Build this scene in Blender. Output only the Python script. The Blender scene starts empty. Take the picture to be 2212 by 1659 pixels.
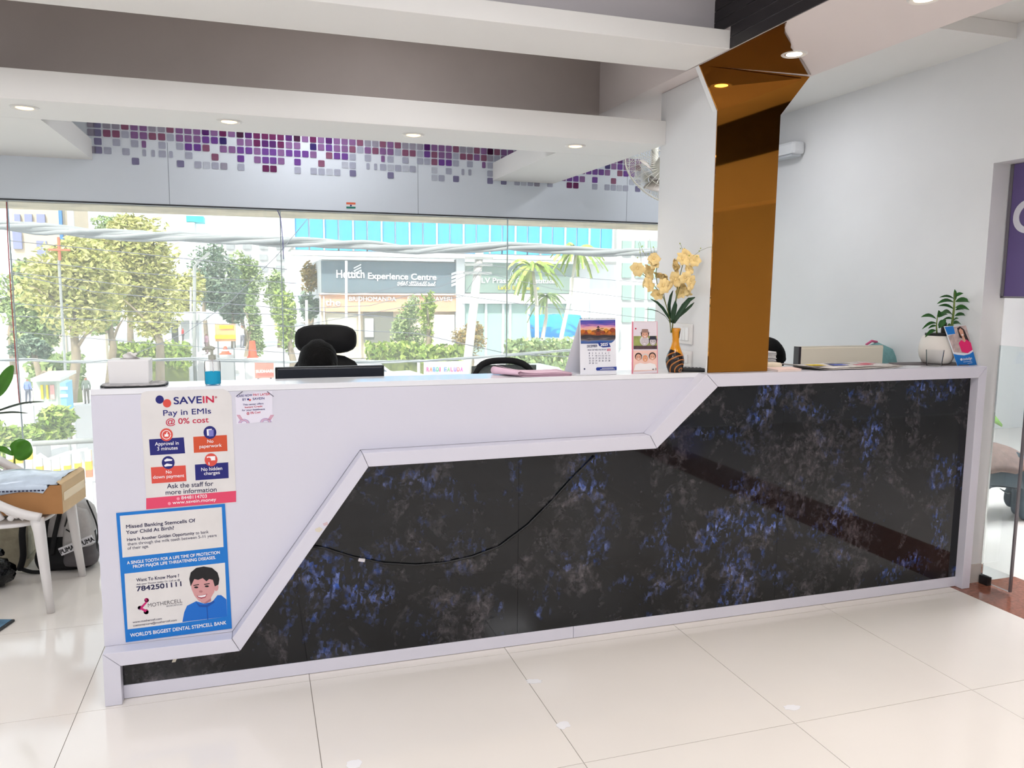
import bpy, bmesh, math, random
from mathutils import Vector, Matrix
random.seed(7)
S = bpy.context.scene
COL = S.collection
PI = math.pi

# ---------------------------------------------------------------- camera
FPX, YAW, PITCH, ROLL, CAMH = 1714.57, 0.311925, 0.1203796, 0.0087751, 1.5
_fw = Vector((math.sin(YAW)*math.cos(PITCH), math.cos(YAW)*math.cos(PITCH), -math.sin(PITCH)))
_r0 = Vector((math.cos(YAW), -math.sin(YAW), 0)); _u0 = _r0.cross(_fw)
_rt = math.cos(ROLL)*_r0 + math.sin(ROLL)*_u0
_up = -math.sin(ROLL)*_r0 + math.cos(ROLL)*_u0
cam = bpy.data.objects.new('camera', bpy.data.cameras.new('camera'))
COL.objects.link(cam)
cam.data.sensor_width = 36.0
cam.data.lens = FPX/2212*36
cam.data.clip_start = 0.05; cam.data.clip_end = 500
M = Matrix((( _rt.x, _up.x, -_fw.x, 0), (_rt.y, _up.y, -_fw.y, 0), (_rt.z, _up.z, -_fw.z, CAMH), (0,0,0,1)))
cam.matrix_world = M
S.camera = cam

# ---------------------------------------------------------------- world, sun, exposure
S.view_settings.view_transform = 'Standard'; S.view_settings.look = 'None'
S.view_settings.gamma = 1.0; S.view_settings.use_curve_mapping = False
S.view_settings.exposure = 0.15
W = bpy.data.worlds.new('world'); S.world = W; W.use_nodes = True
bg = W.node_tree.nodes['Background']
bg.inputs[0].default_value = (0.86, 0.93, 1.0, 1); bg.inputs[1].default_value = 1.9
sun = bpy.data.objects.new('sun', bpy.data.lights.new('sun', 'SUN')); COL.objects.link(sun)
sun.data.energy = 5.0; sun.data.angle = 0.02; sun.data.color = (1.0, 0.95, 0.86)
sun.rotation_euler = (math.radians(42), 0, math.radians(-28))      # from behind the building, onto the far side of the street
FILL_POWER = 12.5        # each added fill panel of the hall ceiling
DOWN_POWER = 5.0        # each recessed downlight

def P(x, y, X=None, Y=None, Z=None):
    "pixel of the 2212x1659 photograph -> point on a plane of the place"
    d = _fw + _rt*((x-1106)/FPX) - _up*((y-829.5)/FPX)
    t = X/d.x if X is not None else (Y/d.y if Y is not None else (Z-CAMH)/d.z)
    return Vector((0,0,CAMH)) + t*d

# ---------------------------------------------------------------- materials
def lin(c):
    if isinstance(c, str): c = tuple(int(c[i:i+2],16) for i in (0,2,4))
    return tuple(((v/255)/12.92 if v/255 <= .04045 else ((v/255+.055)/1.055)**2.4) for v in c)
MATS = {}
def mat(name, c=(200,200,200), rough=.5, metal=0, spec=.5, emit=0, ecol=None, noise=0, nscale=8, alpha=1, trans=0, ior=1.45, bump=0, bscale=60, coat=0, sheen=0, sss=0):
    if name in MATS: return MATS[name]
    m = bpy.data.materials.new(name); m.use_nodes = True; nt = m.node_tree; b = nt.nodes['Principled BSDF']
    L = lin(c)
    b.inputs['Base Color'].default_value = (*L,1); b.inputs['Roughness'].default_value = rough
    b.inputs['Metallic'].default_value = metal; b.inputs['Specular IOR Level'].default_value = spec
    b.inputs['IOR'].default_value = ior; b.inputs['Transmission Weight'].default_value = trans
    b.inputs['Alpha'].default_value = alpha; b.inputs['Coat Weight'].default_value = coat
    b.inputs['Subsurface Weight'].default_value = sss
    if emit:
        b.inputs['Emission Color'].default_value = (*(lin(ecol) if ecol else L),1); b.inputs['Emission Strength'].default_value = emit
    if noise or bump:
        tc = nt.nodes.new('ShaderNodeTexCoord'); nz = nt.nodes.new('ShaderNodeTexNoise')
        nz.inputs['Scale'].default_value = nscale; nz.inputs['Detail'].default_value = 5
        nt.links.new(tc.outputs['Object'], nz.inputs['Vector'])
        if noise:
            r = nt.nodes.new('ShaderNodeValToRGB')
            r.color_ramp.elements[0].position = .3; r.color_ramp.elements[1].position = .7
            r.color_ramp.elements[0].color = (*[max(0,v*(1-noise)) for v in L],1)
            r.color_ramp.elements[1].color = (*[min(1,v*(1+noise*.6)) for v in L],1)
            nt.links.new(nz.outputs[0], r.inputs[0]); nt.links.new(r.outputs[0], b.inputs['Base Color'])
        if bump:
            n2 = nt.nodes.new('ShaderNodeTexNoise'); n2.inputs['Scale'].default_value = bscale
            nt.links.new(tc.outputs['Object'], n2.inputs['Vector'])
            bp = nt.nodes.new('ShaderNodeBump'); bp.inputs['Strength'].default_value = bump; bp.inputs['Distance'].default_value = .01
            nt.links.new(n2.outputs[0], bp.inputs['Height']); nt.links.new(bp.outputs[0], b.inputs['Normal'])
    MATS[name] = m; return m

# ---------------------------------------------------------------- mesh helpers
class MB:
    def __init__(s): s.v = []; s.f = []
    def add(s, vs, fs):
        n = len(s.v); s.v += [tuple(v) for v in vs]; s.f += [tuple(i+n for i in f) for f in fs]; return s
    def box(s, x0,x1,y0,y1,z0,z1):
        return s.add([(x0,y0,z0),(x1,y0,z0),(x1,y1,z0),(x0,y1,z0),(x0,y0,z1),(x1,y0,z1),(x1,y1,z1),(x0,y1,z1)],
                     [(0,3,2,1),(4,5,6,7),(0,1,5,4),(1,2,6,5),(2,3,7,6),(3,0,4,7)])
    def obox(s, c, ax, ay, az):
        "oriented box: centre and three half-axis vectors"
        c=Vector(c); ax=Vector(ax); ay=Vector(ay); az=Vector(az)
        return s.add([c-ax-ay-az, c+ax-ay-az, c+ax+ay-az, c-ax+ay-az, c-ax-ay+az, c+ax-ay+az, c+ax+ay+az, c-ax+ay+az],
                     [(0,3,2,1),(4,5,6,7),(0,1,5,4),(1,2,6,5),(2,3,7,6),(3,0,4,7)])
    def prism(s, pts, d):
        "planar polygon of 3d points pushed along d"
        d = Vector(d); n = len(pts); a = [Vector(p) for p in pts]
        fs = [tuple(range(n)), tuple(range(2*n-1, n-1, -1))] + [(i, i+n, (i+1)%n+n, (i+1)%n) for i in range(n)]
        return s.add(a+[p+d for p in a], fs)
    def tube(s, pts, r, n=8, cap=True):
        pts = [Vector(p) for p in pts]; m = len(pts); vs=[]; fs=[]
        rr = r if isinstance(r,(list,tuple)) else [r]*m
        ref = None
        for i,p in enumerate(pts):
            t = (pts[min(i+1,m-1)]-pts[max(i-1,0)]).normalized()
            if ref is None: ref = Vector((0,0,1)) if abs(t.z)<.9 else Vector((1,0,0))
            u = t.cross(ref)
            if u.length < 1e-5: u = t.cross(Vector((0,1,0.3)))
            u.normalize(); w = u.cross(t).normalized(); ref = w
            for k in range(n):
                a = 2*PI*k/n; vs.append(p+(u*math.cos(a)+w*math.sin(a))*rr[i])
        for i in range(m-1):
            for k in range(n): fs.append((i*n+k, i*n+(k+1)%n, (i+1)*n+(k+1)%n, (i+1)*n+k))
        if cap: fs += [tuple(range(n-1,-1,-1)), tuple(range((m-1)*n, m*n))]
        return s.add(vs, fs)
    def lathe(s, prof, c=(0,0,0), n=24, M=None):
        "profile of (r,z) pairs round the z axis at c (optional matrix)"
        vs=[]; fs=[]; m=len(prof)
        for r,z in prof:
            for k in range(n):
                a=2*PI*k/n; v=Vector((r*math.cos(a), r*math.sin(a), z))
                if M is not None: v = M @ v
                vs.append(v+Vector(c))
        for i in range(m-1):
            for k in range(n): fs.append((i*n+k, i*n+(k+1)%n, (i+1)*n+(k+1)%n, (i+1)*n+k))
        fs += [tuple(range(n-1,-1,-1)), tuple(range((m-1)*n, m*n))]
        return s.add(vs, fs)
    def ell(s, c, rx, ry, rz, n=16, m=10, M=None):
        vs=[]; fs=[]
        for i in range(m+1):
            ph = PI*i/m
            for k in range(n):
                a=2*PI*k/n; v=Vector((rx*math.sin(ph)*math.cos(a), ry*math.sin(ph)*math.sin(a), rz*math.cos(ph)))
                if M is not None: v = M @ v
                vs.append(v+Vector(c))
        for i in range(m):
            for k in range(n): fs.append((i*n+k, (i+1)*n+k, (i+1)*n+(k+1)%n, i*n+(k+1)%n))
        return s.add(vs, fs)
    def sheet(s, grid, thick=0):
        "rows of points -> quads"
        n=len(grid[0]); vs=[p for r in grid for p in r]
        return s.add(vs, [(i*n+k, i*n+k+1, (i+1)*n+k+1, (i+1)*n+k) for i in range(len(grid)-1) for k in range(n-1)])
    def build(s, name, m, parent=None, smooth=False, bevel=0, local=False, origin=None, subd=0, solid=0, seg=2):
        vs = s.v
        if not local:
            o = origin if origin is not None else (wloc(parent) if parent else None)
            if o is not None: vs = [(v[0]-o[0], v[1]-o[1], v[2]-o[2]) for v in vs]
        me = bpy.data.meshes.new(name); me.from_pydata(vs, [], s.f); me.update()
        bm = bmesh.new(); bm.from_mesh(me); bmesh.ops.recalc_face_normals(bm, faces=bm.faces) if not solid else None
        bm.to_mesh(me); bm.free()
        if smooth:
            for p in me.polygons: p.use_smooth = True
            if smooth != 'all':
                try: me.set_sharp_from_angle(angle=math.radians(40))
                except Exception: pass
        ob = bpy.data.objects.new(name, me); COL.objects.link(ob)
        me.materials.append(m if not isinstance(m,str) else MATS[m])
        if parent: ob.parent = parent
        elif origin is not None: ob.location = origin
        if solid:
            md = ob.modifiers.new('solid','SOLIDIFY'); md.thickness = solid; md.offset = 0
        if bevel:
            md = ob.modifiers.new('bevel','BEVEL'); md.width = bevel; md.segments = seg; md.limit_method='ANGLE'
        if subd:
            md = ob.modifiers.new('sub','SUBSURF'); md.levels = subd; md.render_levels = subd
        return ob
def wloc(o):
    v = Vector((0,0,0))
    while o: v += o.location; o = o.parent
    return v
def box(name, m, x0,x1,y0,y1,z0,z1, parent=None, bevel=0, **k):
    return MB().box(x0,x1,y0,y1,z0,z1).build(name, m, parent, bevel=bevel, **k)
def thing(name, label, cat, loc=(0,0,0), rz=0, group=None):
    o = bpy.data.objects.new(name, None); COL.objects.link(o); o.empty_display_size = .1
    o.location = loc; o.rotation_euler = (0,0,rz); return tag(o, label, cat, group)
def tag(o, label, cat=None, group=None):
    o['label'] = label
    if cat: o['category'] = cat
    if group: o['group'] = group
    return o
def struct(o, label=None, cat=None):
    o['kind'] = 'structure'
    if label: o['label'] = label
    if cat: o['category'] = cat
    return o
def dup(root, loc=None, rz=None, label=None, group=None, scale=None):
    r = root.copy(); COL.objects.link(r)
    if loc is not None: r.location = loc
    if rz is not None: r.rotation_euler = (0,0,rz)
    if scale is not None: r.scale = (scale,)*3
    if label: r['label'] = label
    if group: r['group'] = group
    for ch in list(root.children):
        c = ch.copy(); COL.objects.link(c); c.parent = r
        for g in list(ch.children):
            d = g.copy(); COL.objects.link(d); d.parent = c
    return r

# flat print on an upright sheet: pixels are read on the sheet's own plane
FITS = []
def print_poly(name, pix, plane, m, parent, lift=.0004, th=.0003):
    pts = [P(x,y,**plane) for x,y in pix]
    n = Vector((0,-1,0)) if 'Y' in plane else (Vector((-1,0,0)) if 'X' in plane else Vector((0,0,1)))
    return MB().prism([p+n*lift for p in pts], -n*th).build(name, m, parent)
def ellpix(x, y, rx, ry=None, n=20, a0=0, a1=2*PI):
    ry = ry or rx
    return [(x+rx*math.cos(a0+(a1-a0)*k/n), y+ry*math.sin(a0+(a1-a0)*k/n)) for k in range(n if a1-a0>6.28 else n+1)]
def text(name, s, a, b, cap, plane, m, parent, lift=.0008, bold=.012, ext=.0002):
    "lettering whose baseline runs from pixel a to pixel b on an upright plane Y=const; cap = capital height in pixels"
    A = P(*a,**plane); B = P(*b,**plane)
    h = (P(a[0],a[1]-cap,**plane)-A).length
    cu = bpy.data.curves.new(name,'FONT'); cu.body = s; cu.size = h/.69; cu.extrude = ext; o_bold = bold*cu.size
    cu.fill_mode = 'FRONT' if ext == 0 else 'BOTH'
    o = bpy.data.objects.new(name, cu); COL.objects.link(o); cu.materials.append(m)
    d = B-A
    if 'Y' in plane:
        o.rotation_euler = (PI/2, -math.atan2(d.z, d.x), 0); A = A+Vector((0,-lift,0))
    else:
        o.rotation_euler = (PI/2, 0, -PI/2); A = A+Vector((-lift,0,0))
    o.location = A-wloc(parent); o.parent = parent
    FITS.append((o, d.length, o_bold)); return o

def fit_texts():
    "fit each line to its measured width, then turn the letters into plain mesh"
    bpy.context.view_layer.update()
    dg = bpy.context.evaluated_depsgraph_get()
    for o, w, bo in FITS:
        me = bpy.data.meshes.new_from_object(o.evaluated_get(dg))
        xs_ = [v.co.x for v in me.vertices]
        if not xs_: continue
        k = w/max(1e-6, max(xs_)-min(xs_)); x0 = min(xs_)
        for v in me.vertices: v.co.x = (v.co.x-x0)*k
        if bo > 0:                                   # heavier strokes: the same letters laid again a hair aside
            vs_ = [tuple(v.co) for v in me.vertices]; fs_ = [tuple(p.vertices) for p in me.polygons]; n_ = len(vs_); mm = me.materials[0]
            V_ = list(vs_); F_ = list(fs_)
            for j, (dx, dy) in enumerate(((1,1),(-1,1),(1,-1),(-1,-1))):
                V_ += [(x+dx*bo*.8, y+dy*bo*.8, z+.00003*(j+1)) for x,y,z in vs_]; F_ += [tuple(i+n_*(j+1) for i in f) for f in fs_]
            me = bpy.data.meshes.new('lettering'); me.from_pydata(V_, [], F_); me.materials.append(mm)
        n = bpy.data.objects.new(o.name.split('.')[0], me); COL.objects.link(n)
        n.parent = o.parent; n.location = o.location; n.rotation_euler = o.rotation_euler
        cu = o.data; bpy.data.objects.remove(o); bpy.data.curves.remove(cu)
S.cycles.max_bounces = 6; S.cycles.diffuse_bounces = 3; S.cycles.glossy_bounces = 4; S.cycles.transmission_bounces = 6; S.cycles.transparent_max_bounces = 10
S.cycles.use_light_tree = False; S.cycles.use_adaptive_sampling = True; S.cycles.adaptive_threshold = 0.03
S.cycles.caustics_reflective = False; S.cycles.caustics_refractive = False
# ================================================================ the room
white   = mat('white_wall_paint', (236,236,236), .55, noise=.02, nscale=3)
ceilw   = mat('ceiling_paint', (236,234,230), .6)
taupe   = mat('taupe_paint', (194,182,176), .7, noise=.04, nscale=4)
greyp   = mat('grey_cove_paint', (212,207,211), .7)
bluegrey= mat('blue_grey_panel', (230,238,246), .35, noise=.03, nscale=1.5)
tilem   = mat('cream_vitrified_tile', (238,231,224), .10, spec=.5, noise=.03, nscale=1.6)
grout   = mat('grout', (150,140,130), .8)
granite = mat('brown_granite', (150,96,78), .12, noise=.35, nscale=60)
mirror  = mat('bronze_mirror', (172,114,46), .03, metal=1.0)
slatm   = mat('black_slat_laminate', (22,17,20), .35)
groove  = mat('slat_groove_grey', (190,184,186), .5)
skirt   = mat('cream_skirting_tile', (214,208,202), .2)
YW, YA, YT, XR, ZC = 5.0, 3.48, 4.063, 3.43, 2.75
T = .797
# floor: cream tiles on a grout bed
floor = struct(box('floor', grout, -4.0, 3.344, -4.0, 5.0, -.12, -.003), 'cream glossy vitrified tile floor', 'floor')
xs = sorted(set([-4.0, 3.344]+[round(.157+T*k,4) for k in range(-6,5) if -4 < .157+T*k < 3.344]))
ys = sorted(set([-4.0, 5.0]+[round(2.178+T*k,4) for k in range(-8,5) if -4 < 2.178+T*k < 5.0]))
shared = {}
for i in range(len(xs)-1):
    for j in range(len(ys)-1):
        w, d = round(xs[i+1]-xs[i],3), round(ys[j+1]-ys[j],3); g = .0012
        if (w,d) not in shared:
            o = MB().box(g,w-g,g,d-g,-.012,0).build('tile', tilem, floor, local=True); shared[(w,d)] = o.data
        else:
            o = bpy.data.objects.new('tile', shared[(w,d)]); COL.objects.link(o); o.parent = floor
        o.location = (xs[i], ys[j], 0)
# granite threshold along the opening in the right-hand wall
thr = struct(box('floor_threshold', granite, 3.3455, 3.80, -1.2, 3.05, -.12, 0), 'polished brown granite threshold along the glass opening', 'floor')
floor2 = struct(box('floor_side_room', tilem, 3.801, 9.0, -1.5, 8.0, -.12, -.001), 'pale glossy floor of the side room', 'floor')

# window wall: blue-grey panel over a full-width glazing
wall_back = struct(MB().box(-4.0, XR, YW, YW+.12, 1.955, ZC).build('wall_back', bluegrey), 'blue-grey panelled wall above the street window', 'wall')
box('bottom_edge', mat('dark_edge', (52,54,58), .6), -4.0, XR, YW-.004, YW+.03, 1.949, 1.956, wall_back)
for X in (.985, -.45, 2.42):
    box('panel_joint', mat('joint_line', (150,160,172), .6), X-.0015, X+.0015, YW-.0008, YW, 1.956, 2.30, wall_back)
# mosaic of small rounded squares stuck on the panel
PAL = {'D':(58,12,52),'P':(84,34,108),'M':(104,32,86),'V':(112,68,150),'m':(138,100,150),'r':(140,88,116),'q':(128,124,158),'g':(158,154,170),'l':(176,180,198),'k':(50,34,104),'s':(196,202,214)}
R1 = 'gqggrmmggrmmmPmMmDPMMMMPDmMmPmmmrggrmrgggPmmmrggrmD'
R2 = 'gqrrlmmrrlmmmVVk.mmMPPMmm.kmVmmrlmrmmlrrlVrmmlrrmrg'
R3 = '.q.l.lh.l.lVVr.mmVVmVVmVVVm.rVVl.l.hl.l.llrVVl.l.hl.'
R4 = 'gql.l.jjlj.l..r..V.mVVm.V..r..sl.jjlslsl..s.l.jj..l'
R5 = '.....q....q.lslg.l..MM..l.llsl.q....q.....sl.q....q..'
rows = [R1,R2,R3,R4,R5]
tile_px = [150,247,342,437,532,627,720,815,905,1000,1090,1182,1272,1362,1452,1542,1630,1717,1803,1888,1967,2050,2135]
cols_px = [180+85/4.81]+[180+v/4.81 for v in tile_px]+[620+v/4.81 for v in (103,187,270,352,434,516,597,678,757,837,916,994,1072,1150,1228,1304,1380,1455,1530,1605,1680,1755,1828,1900,1972,2045,2112)]
def colx(k):
    if k < len(cols_px): return P(cols_px[k], 300, Y=YW).x
    return colx(len(cols_px)-1)+.0455*(k-len(cols_px)+1)
zrow = [P(1064, 260+y/4.81, Y=YW).z for y in (327,397,470,555,630)]
zrow0 = [P(211, 240+y/4.81, Y=YW).z for y in (138,225,315,405,500)]
pitch = .0445
tmeshes = {}
def mosaic(k, r, ch, wide=1.0):
    if ch in '.': return
    w = .0375
    if ch == 'h': ch, wide = 'm', .6
    if ch == 'j': ch, wide = 'l', .5
    key = (ch, wide)
    if key not in tmeshes:
        a = w/2*wide; b = w/2; q=.005; pts=[]
        for sx,sz,a0 in ((1,1,0),(-1,1,PI/2),(-1,-1,PI),(1,-1,1.5*PI)):
            for t in (0,PI/4,PI/2): pts.append((sx*(a-q)+q*math.cos(a0+t), 0, sz*(b-q)+q*math.sin(a0+t)))
        o = MB().prism(pts, (0,-.003,0)).build('mosaic_tile', mat('mosaic_'+ch, PAL[ch], .25, noise=.08, nscale=40), wall_back, local=True)
        tmeshes[key] = o.data
    else:
        o = bpy.data.objects.new('mosaic_tile', tmeshes[key]); COL.objects.link(o); o.parent = wall_back
    t = (colx(k)-colx(1))/(colx(49)-colx(1))
    o.location = (colx(k), YW-.0002, zrow0[r]*(1-t)+zrow[r]*t if r < 5 else 0)
for r, row in enumerate(rows):
    for k, ch in enumerate(row[:51]): mosaic(k, r, ch)
base = rows
for k in range(51, 74):                      # the run goes on behind the cross beam and the fan
    for r, row in enumerate(rows):
        mosaic(k, r, row[(k-51+9) % 51])
# little tricolour flag sticker
flag = tag(MB().box(P(748,437,Y=YW).x, P(768,437,Y=YW).x, YW-.0015, YW-.0003, P(757,450,Y=YW).z, P(757,437,Y=YW).z).build('flag_sticker', mat('flag_white',(240,240,240),.4), origin=tuple(P(757,443,Y=YW-.001))),
           'small orange, white and green tricolour flag sticker above the window', 'sticker')
print_poly('orange_stripe', [(748,437),(768,437.6),(768,442),(748,441.4)], {'Y':YW-.0015}, mat('flag_orange',(226,104,72),.4), flag)
print_poly('green_stripe', [(748,446),(768,446.6),(768,450.5),(748,450)], {'Y':YW-.0015}, mat('flag_green',(24,128,112),.4), flag)
print_poly('wheel', ellpix(758,444,2), {'Y':YW-.0015}, mat('flag_navy',(30,40,110),.4), flag)

# dusty window panes
def dusty():
    m = bpy.data.materials.new('dusty_glass'); m.use_nodes = True; nt = m.node_tree; nt.nodes.clear()
    N = nt.nodes.new; out = N('ShaderNodeOutputMaterial'); tr = N('ShaderNodeBsdfTransparent'); tl = N('ShaderNodeBsdfTranslucent'); df = N('ShaderNodeBsdfDiffuse')
    tl.inputs[0].default_value = (.93,.95,.93,1); df.inputs[0].default_value = (.8,.82,.8,1); tr.inputs[0].default_value = (.97,.985,.975,1)
    tc = N('ShaderNodeTexCoord'); mp = N('ShaderNodeMapping'); mp.inputs['Scale'].default_value = (14,1,.9)
    nz = N('ShaderNodeTexNoise'); nz.inputs['Scale'].default_value = 2.2; nz.inputs['Detail'].default_value = 6
    rp = N('ShaderNodeMapRange'); rp.inputs[1].default_value = .3; rp.inputs[2].default_value = .75; rp.inputs[3].default_value = DUST[0]; rp.inputs[4].default_value = DUST[1]
    mx = N('ShaderNodeMixShader'); ad = N('ShaderNodeMixShader'); ad.inputs[0].default_value = .12
    fr = N('ShaderNodeFresnel'); fr.inputs[0].default_value = 1.45; gl = N('ShaderNodeBsdfGlossy'); gl.inputs['Roughness'].default_value = .02
    m2 = N('ShaderNodeMixShader'); k = nt.links.new
    k(tc.outputs['Object'], mp.inputs[0]); k(mp.outputs[0], nz.inputs['Vector']); k(nz.outputs[0], rp.inputs[0])
    k(tl.outputs[0], ad.inputs[1]); k(df.outputs[0], ad.inputs[2]); k(rp.outputs[0], mx.inputs[0]); k(tr.outputs[0], mx.inputs[1]); k(ad.outputs[0], mx.inputs[2])
    k(mx.outputs[0], out.inputs[0])
    return m
DUST = (.16,.24)
glassm = dusty()
def clear_glass():
    m = bpy.data.materials.new('clear_pane'); m.use_nodes = True; nt = m.node_tree; nt.nodes.clear(); N = nt.nodes.new
    o = N('ShaderNodeOutputMaterial'); t = N('ShaderNodeBsdfTransparent'); t.inputs[0].default_value = (.97,.985,.975,1)
    g = N('ShaderNodeBsdfGlossy'); g.inputs['Roughness'].default_value = .02; f = N('ShaderNodeFresnel'); f.inputs[0].default_value = 1.35; x = N('ShaderNodeMixShader')
    k = nt.links.new; k(f.outputs[0], x.inputs[0]); k(t.outputs[0], x.inputs[1]); k(g.outputs[0], x.inputs[2]); k(x.outputs[0], o.inputs[0]); return m
clearm = clear_glass()
def translucent(name, c, f=.6):
    m = bpy.data.materials.new(name); m.use_nodes = True; nt = m.node_tree; nt.nodes.clear(); N = nt.nodes.new
    o = N('ShaderNodeOutputMaterial'); d = N('ShaderNodeBsdfDiffuse'); t = N('ShaderNodeBsdfTranslucent'); x = N('ShaderNodeMixShader'); x.inputs[0].default_value = f
    for n in (d,t): n.inputs[0].default_value = (*lin(c),1)
    k = nt.links.new; k(d.outputs[0], x.inputs[1]); k(t.outputs[0], x.inputs[2]); k(x.outputs[0], o.inputs[0]); MATS[name] = m; return m
jm = translucent('silicone_joint', (214,220,222), .75)
joints = [-4.0, -2.70, -1.272, .155, 1.585, 3.01, XR]
win = struct(MB().box(-4.0, XR, YW-.02, YW+.10, 0, .012).build('window_1', mat('window_channel',(190,192,194),.4)), 'full-height dusty glass street window', 'window')
for a, b in zip(joints, joints[1:]):
    pn_ = MB().box(a+.003, b-.003, YW+.036, YW+.046, .012, 1.955).build('pane', clearm, win)
    pn_.data.materials.append(glassm)
    for pf in pn_.data.polygons:
        if pf.normal.y > .9: pf.material_index = 1
for j in joints[1:-1]:
    box('joint', jm, j-.003, j+.003, YW+.038, YW+.044, .012, 1.955, win)

# ceiling, coves and trays
ceiling = struct(box('ceiling', ceilw, -4.1, XR, -4.1, YW+.12, ZC, ZC+.15), 'white plaster ceiling', 'ceiling')
box('nook_panel', ceilw, 2.34, XR, 2.98, YW, 2.68, ZC-.001, ceiling)
t1 = struct(MB().box(-4.0, 1.88, YA, 3.87, 2.183, 2.293).build('trim_1', ceilw, bevel=.002), 'low white ceiling tray with downlights along the window side', 'ceiling tray')
for a, b in ((-1.62,-.835), (1.470,1.886)):
    box('cross_beam', ceilw, a, b, 3.8702, YW-.0005, 2.183, 2.293, t1)
box('fascia_back', taupe, -4.0, 1.789, YT, YT+.04, 2.2935, ZC-.001, t1)
t2 = struct(MB().box(-4.0, 1.784, 2.81, 3.14, 2.43, 2.50).build('trim_2', ceilw, bevel=.002), 'upper white ceiling tray edge', 'ceiling tray')
box('upstand', greyp, -4.0, 1.784, 2.93, 2.96, 2.501, ZC-.001, t2)
t3 = struct(MB().box(1.7895, 2.34, -4.0, YT+.04, 2.43, ZC-.001).build('trim_3', mat('pink_beige_paint', (232,221,217), .6)), 'white dropped ceiling beam running over the column', 'ceiling beam')
# black slats on the beam's side
y0s, y1s = -4.0, 2.928
z = 2.432; n = 0
while z < ZC-.01:
    h = min(.042, ZC-.002-z)
    yy = 2.928 if z > 2.50 else 2.809
    box('slat', slatm, 1.7835, 1.789, y0s, yy, z, z+h-.0022, t3); n += 1
    z += .0432
box('slat_backing', groove, 1.7885, 1.7894, y0s, 2.809, 2.432, ZC-.002, t3)
# bronze mirror soffit panel with a ragged edge
rag = [(1509,142),(1697,46),(1695,58),(1697,68),(1706,84),(1709,94),(1708,102),(1718,113),(1728,121),(1737,134),(1752,160)]
pts = [P(x,y,Z=2.43) for x,y in rag]
pts = [Vector((max(p.x,1.7895), min(p.y,3.040), 2.4298)) for p in pts]
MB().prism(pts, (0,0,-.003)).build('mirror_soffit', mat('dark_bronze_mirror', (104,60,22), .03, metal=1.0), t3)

# column with a bronze mirror front that flares below the ceiling
colu = struct(MB().box(1.88, 2.192, 3.045, 3.535, 0, 2.4295).build('column', white, bevel=.003), 'white square column standing in the counter', 'column')
out = [(1.883,1.138),(2.189,1.138),(2.195,2.256),(2.335,2.428),(1.788,2.428),(1.883,2.252)]
MB().prism([(x,3.038,z) for x,z in out], (0,.006,0)).build('mirror_panel', mirror, colu)
MB().prism([(1.7885,3.0445,2.4285),(1.88,3.0445,2.252),(1.88,3.0445,2.4285)], (0,.03,0)).build('flare', white, colu)
MB().prism([(2.334,3.0445,2.4285),(2.192,3.0445,2.252),(2.192,3.0445,2.4285)], (0,.03,0)).build('flare', white, colu)

# walls
wall_right = struct(MB().box(XR, XR+.14, 3.05, YW+.12, 0, ZC).build('wall_right', white), 'white wall at the end of the counter', 'wall')
box('header', white, XR, XR+.14, -1.0, 3.05, 2.122, ZC, wall_right)
box('near_wall', white, XR, XR+.14, -4.0, -1.0, 0, ZC, wall_right)
box('skirting_tile', skirt, XR+.0005, XR+.139, 3.044, 3.05, 0, .10, wall_right)
wall_left = struct(box('wall_left', white, -4.12, -4.0, -4.0, YW+.12, 0, ZC), 'plain white wall', 'wall')
wall_front = struct(box('wall_front', white, -4.12, XR+.14, -4.12, -4.0, 0, ZC), 'plain white wall', 'wall')
# side room beyond the glass
sr = struct(box('wall_side_room', white, 9.0, 9.1, -1.5, 8.1, 0, ZC), 'white wall of the side room', 'wall')
box('back_wall', white, XR+.1401, 9.0, 6.6, 6.7, 0, ZC, sr)
box('near_wall', white, XR+.1401, 9.0, -1.6, -1.5, 0, ZC, sr)
box('top', ceilw, XR+.1401, 9.1, -1.6, 8.1, ZC, ZC+.1, sr)

# black slatted pelmet on the right-hand wall nearer the viewer (seen only in the bronze mirror)
t5 = struct(MB().box(XR-.012, XR-.0005, -1.0, 1.7, 2.45, ZC-.002).build('trim_5', slatm), 'black slatted pelmet over the glass opening', 'pelmet')
# recessed downlights
lampg = mat('lamp_glow', (255,224,150), .4, emit=6.0, ecol=(255,206,120))
lampw = mat('lamp_glow_white', (255,240,220), .4, emit=14.0, ecol=(255,226,190))
ringm = mat('lamp_ring', (226,224,220), .35)
def downlight(x, y, z, label, m, power, big=1.0):
    t = thing('downlight', label, 'downlight', (x,y,z), group='recessed ceiling downlights')
    MB().lathe([(.030*big,-.002),(.046*big,-.006),(.052*big,-.001),(.052*big,.0),(.030*big,.0)], (0,0,0), 28).build('trim_ring', ringm, t, local=True, smooth=True)
    MB().lathe([(.001,-.004),(.022*big,-.0055),(.031*big,-.003),(.031*big,-.0001),(.001,-.0001)], (0,0,0), 24).build('lens', m, t, local=True, smooth=True)
    l = bpy.data.objects.new('bulb', bpy.data.lights.new('bulb','SPOT')); COL.objects.link(l); l.parent = t
    l.location = (0,0,-.012); l.data.energy = power; l.data.spot_size = 2.3; l.data.spot_blend = .8; l.data.shadow_soft_size = .03; l.data.color = (1,.86,.66)
for (px,py), lb in zip([(53,232),(495,262),(893,291),(1243,315)], ['warm downlight at the window-side tray end, above the white chair','warm downlight in the low tray, above the soap bottle','warm downlight in the low tray, above the monitor','warm downlight in the low tray nearest the wall fan']):
    q = P(px,py,Z=2.183); downlight(q.x, q.y, 2.183, lb, lampg, DOWN_POWER)
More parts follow.
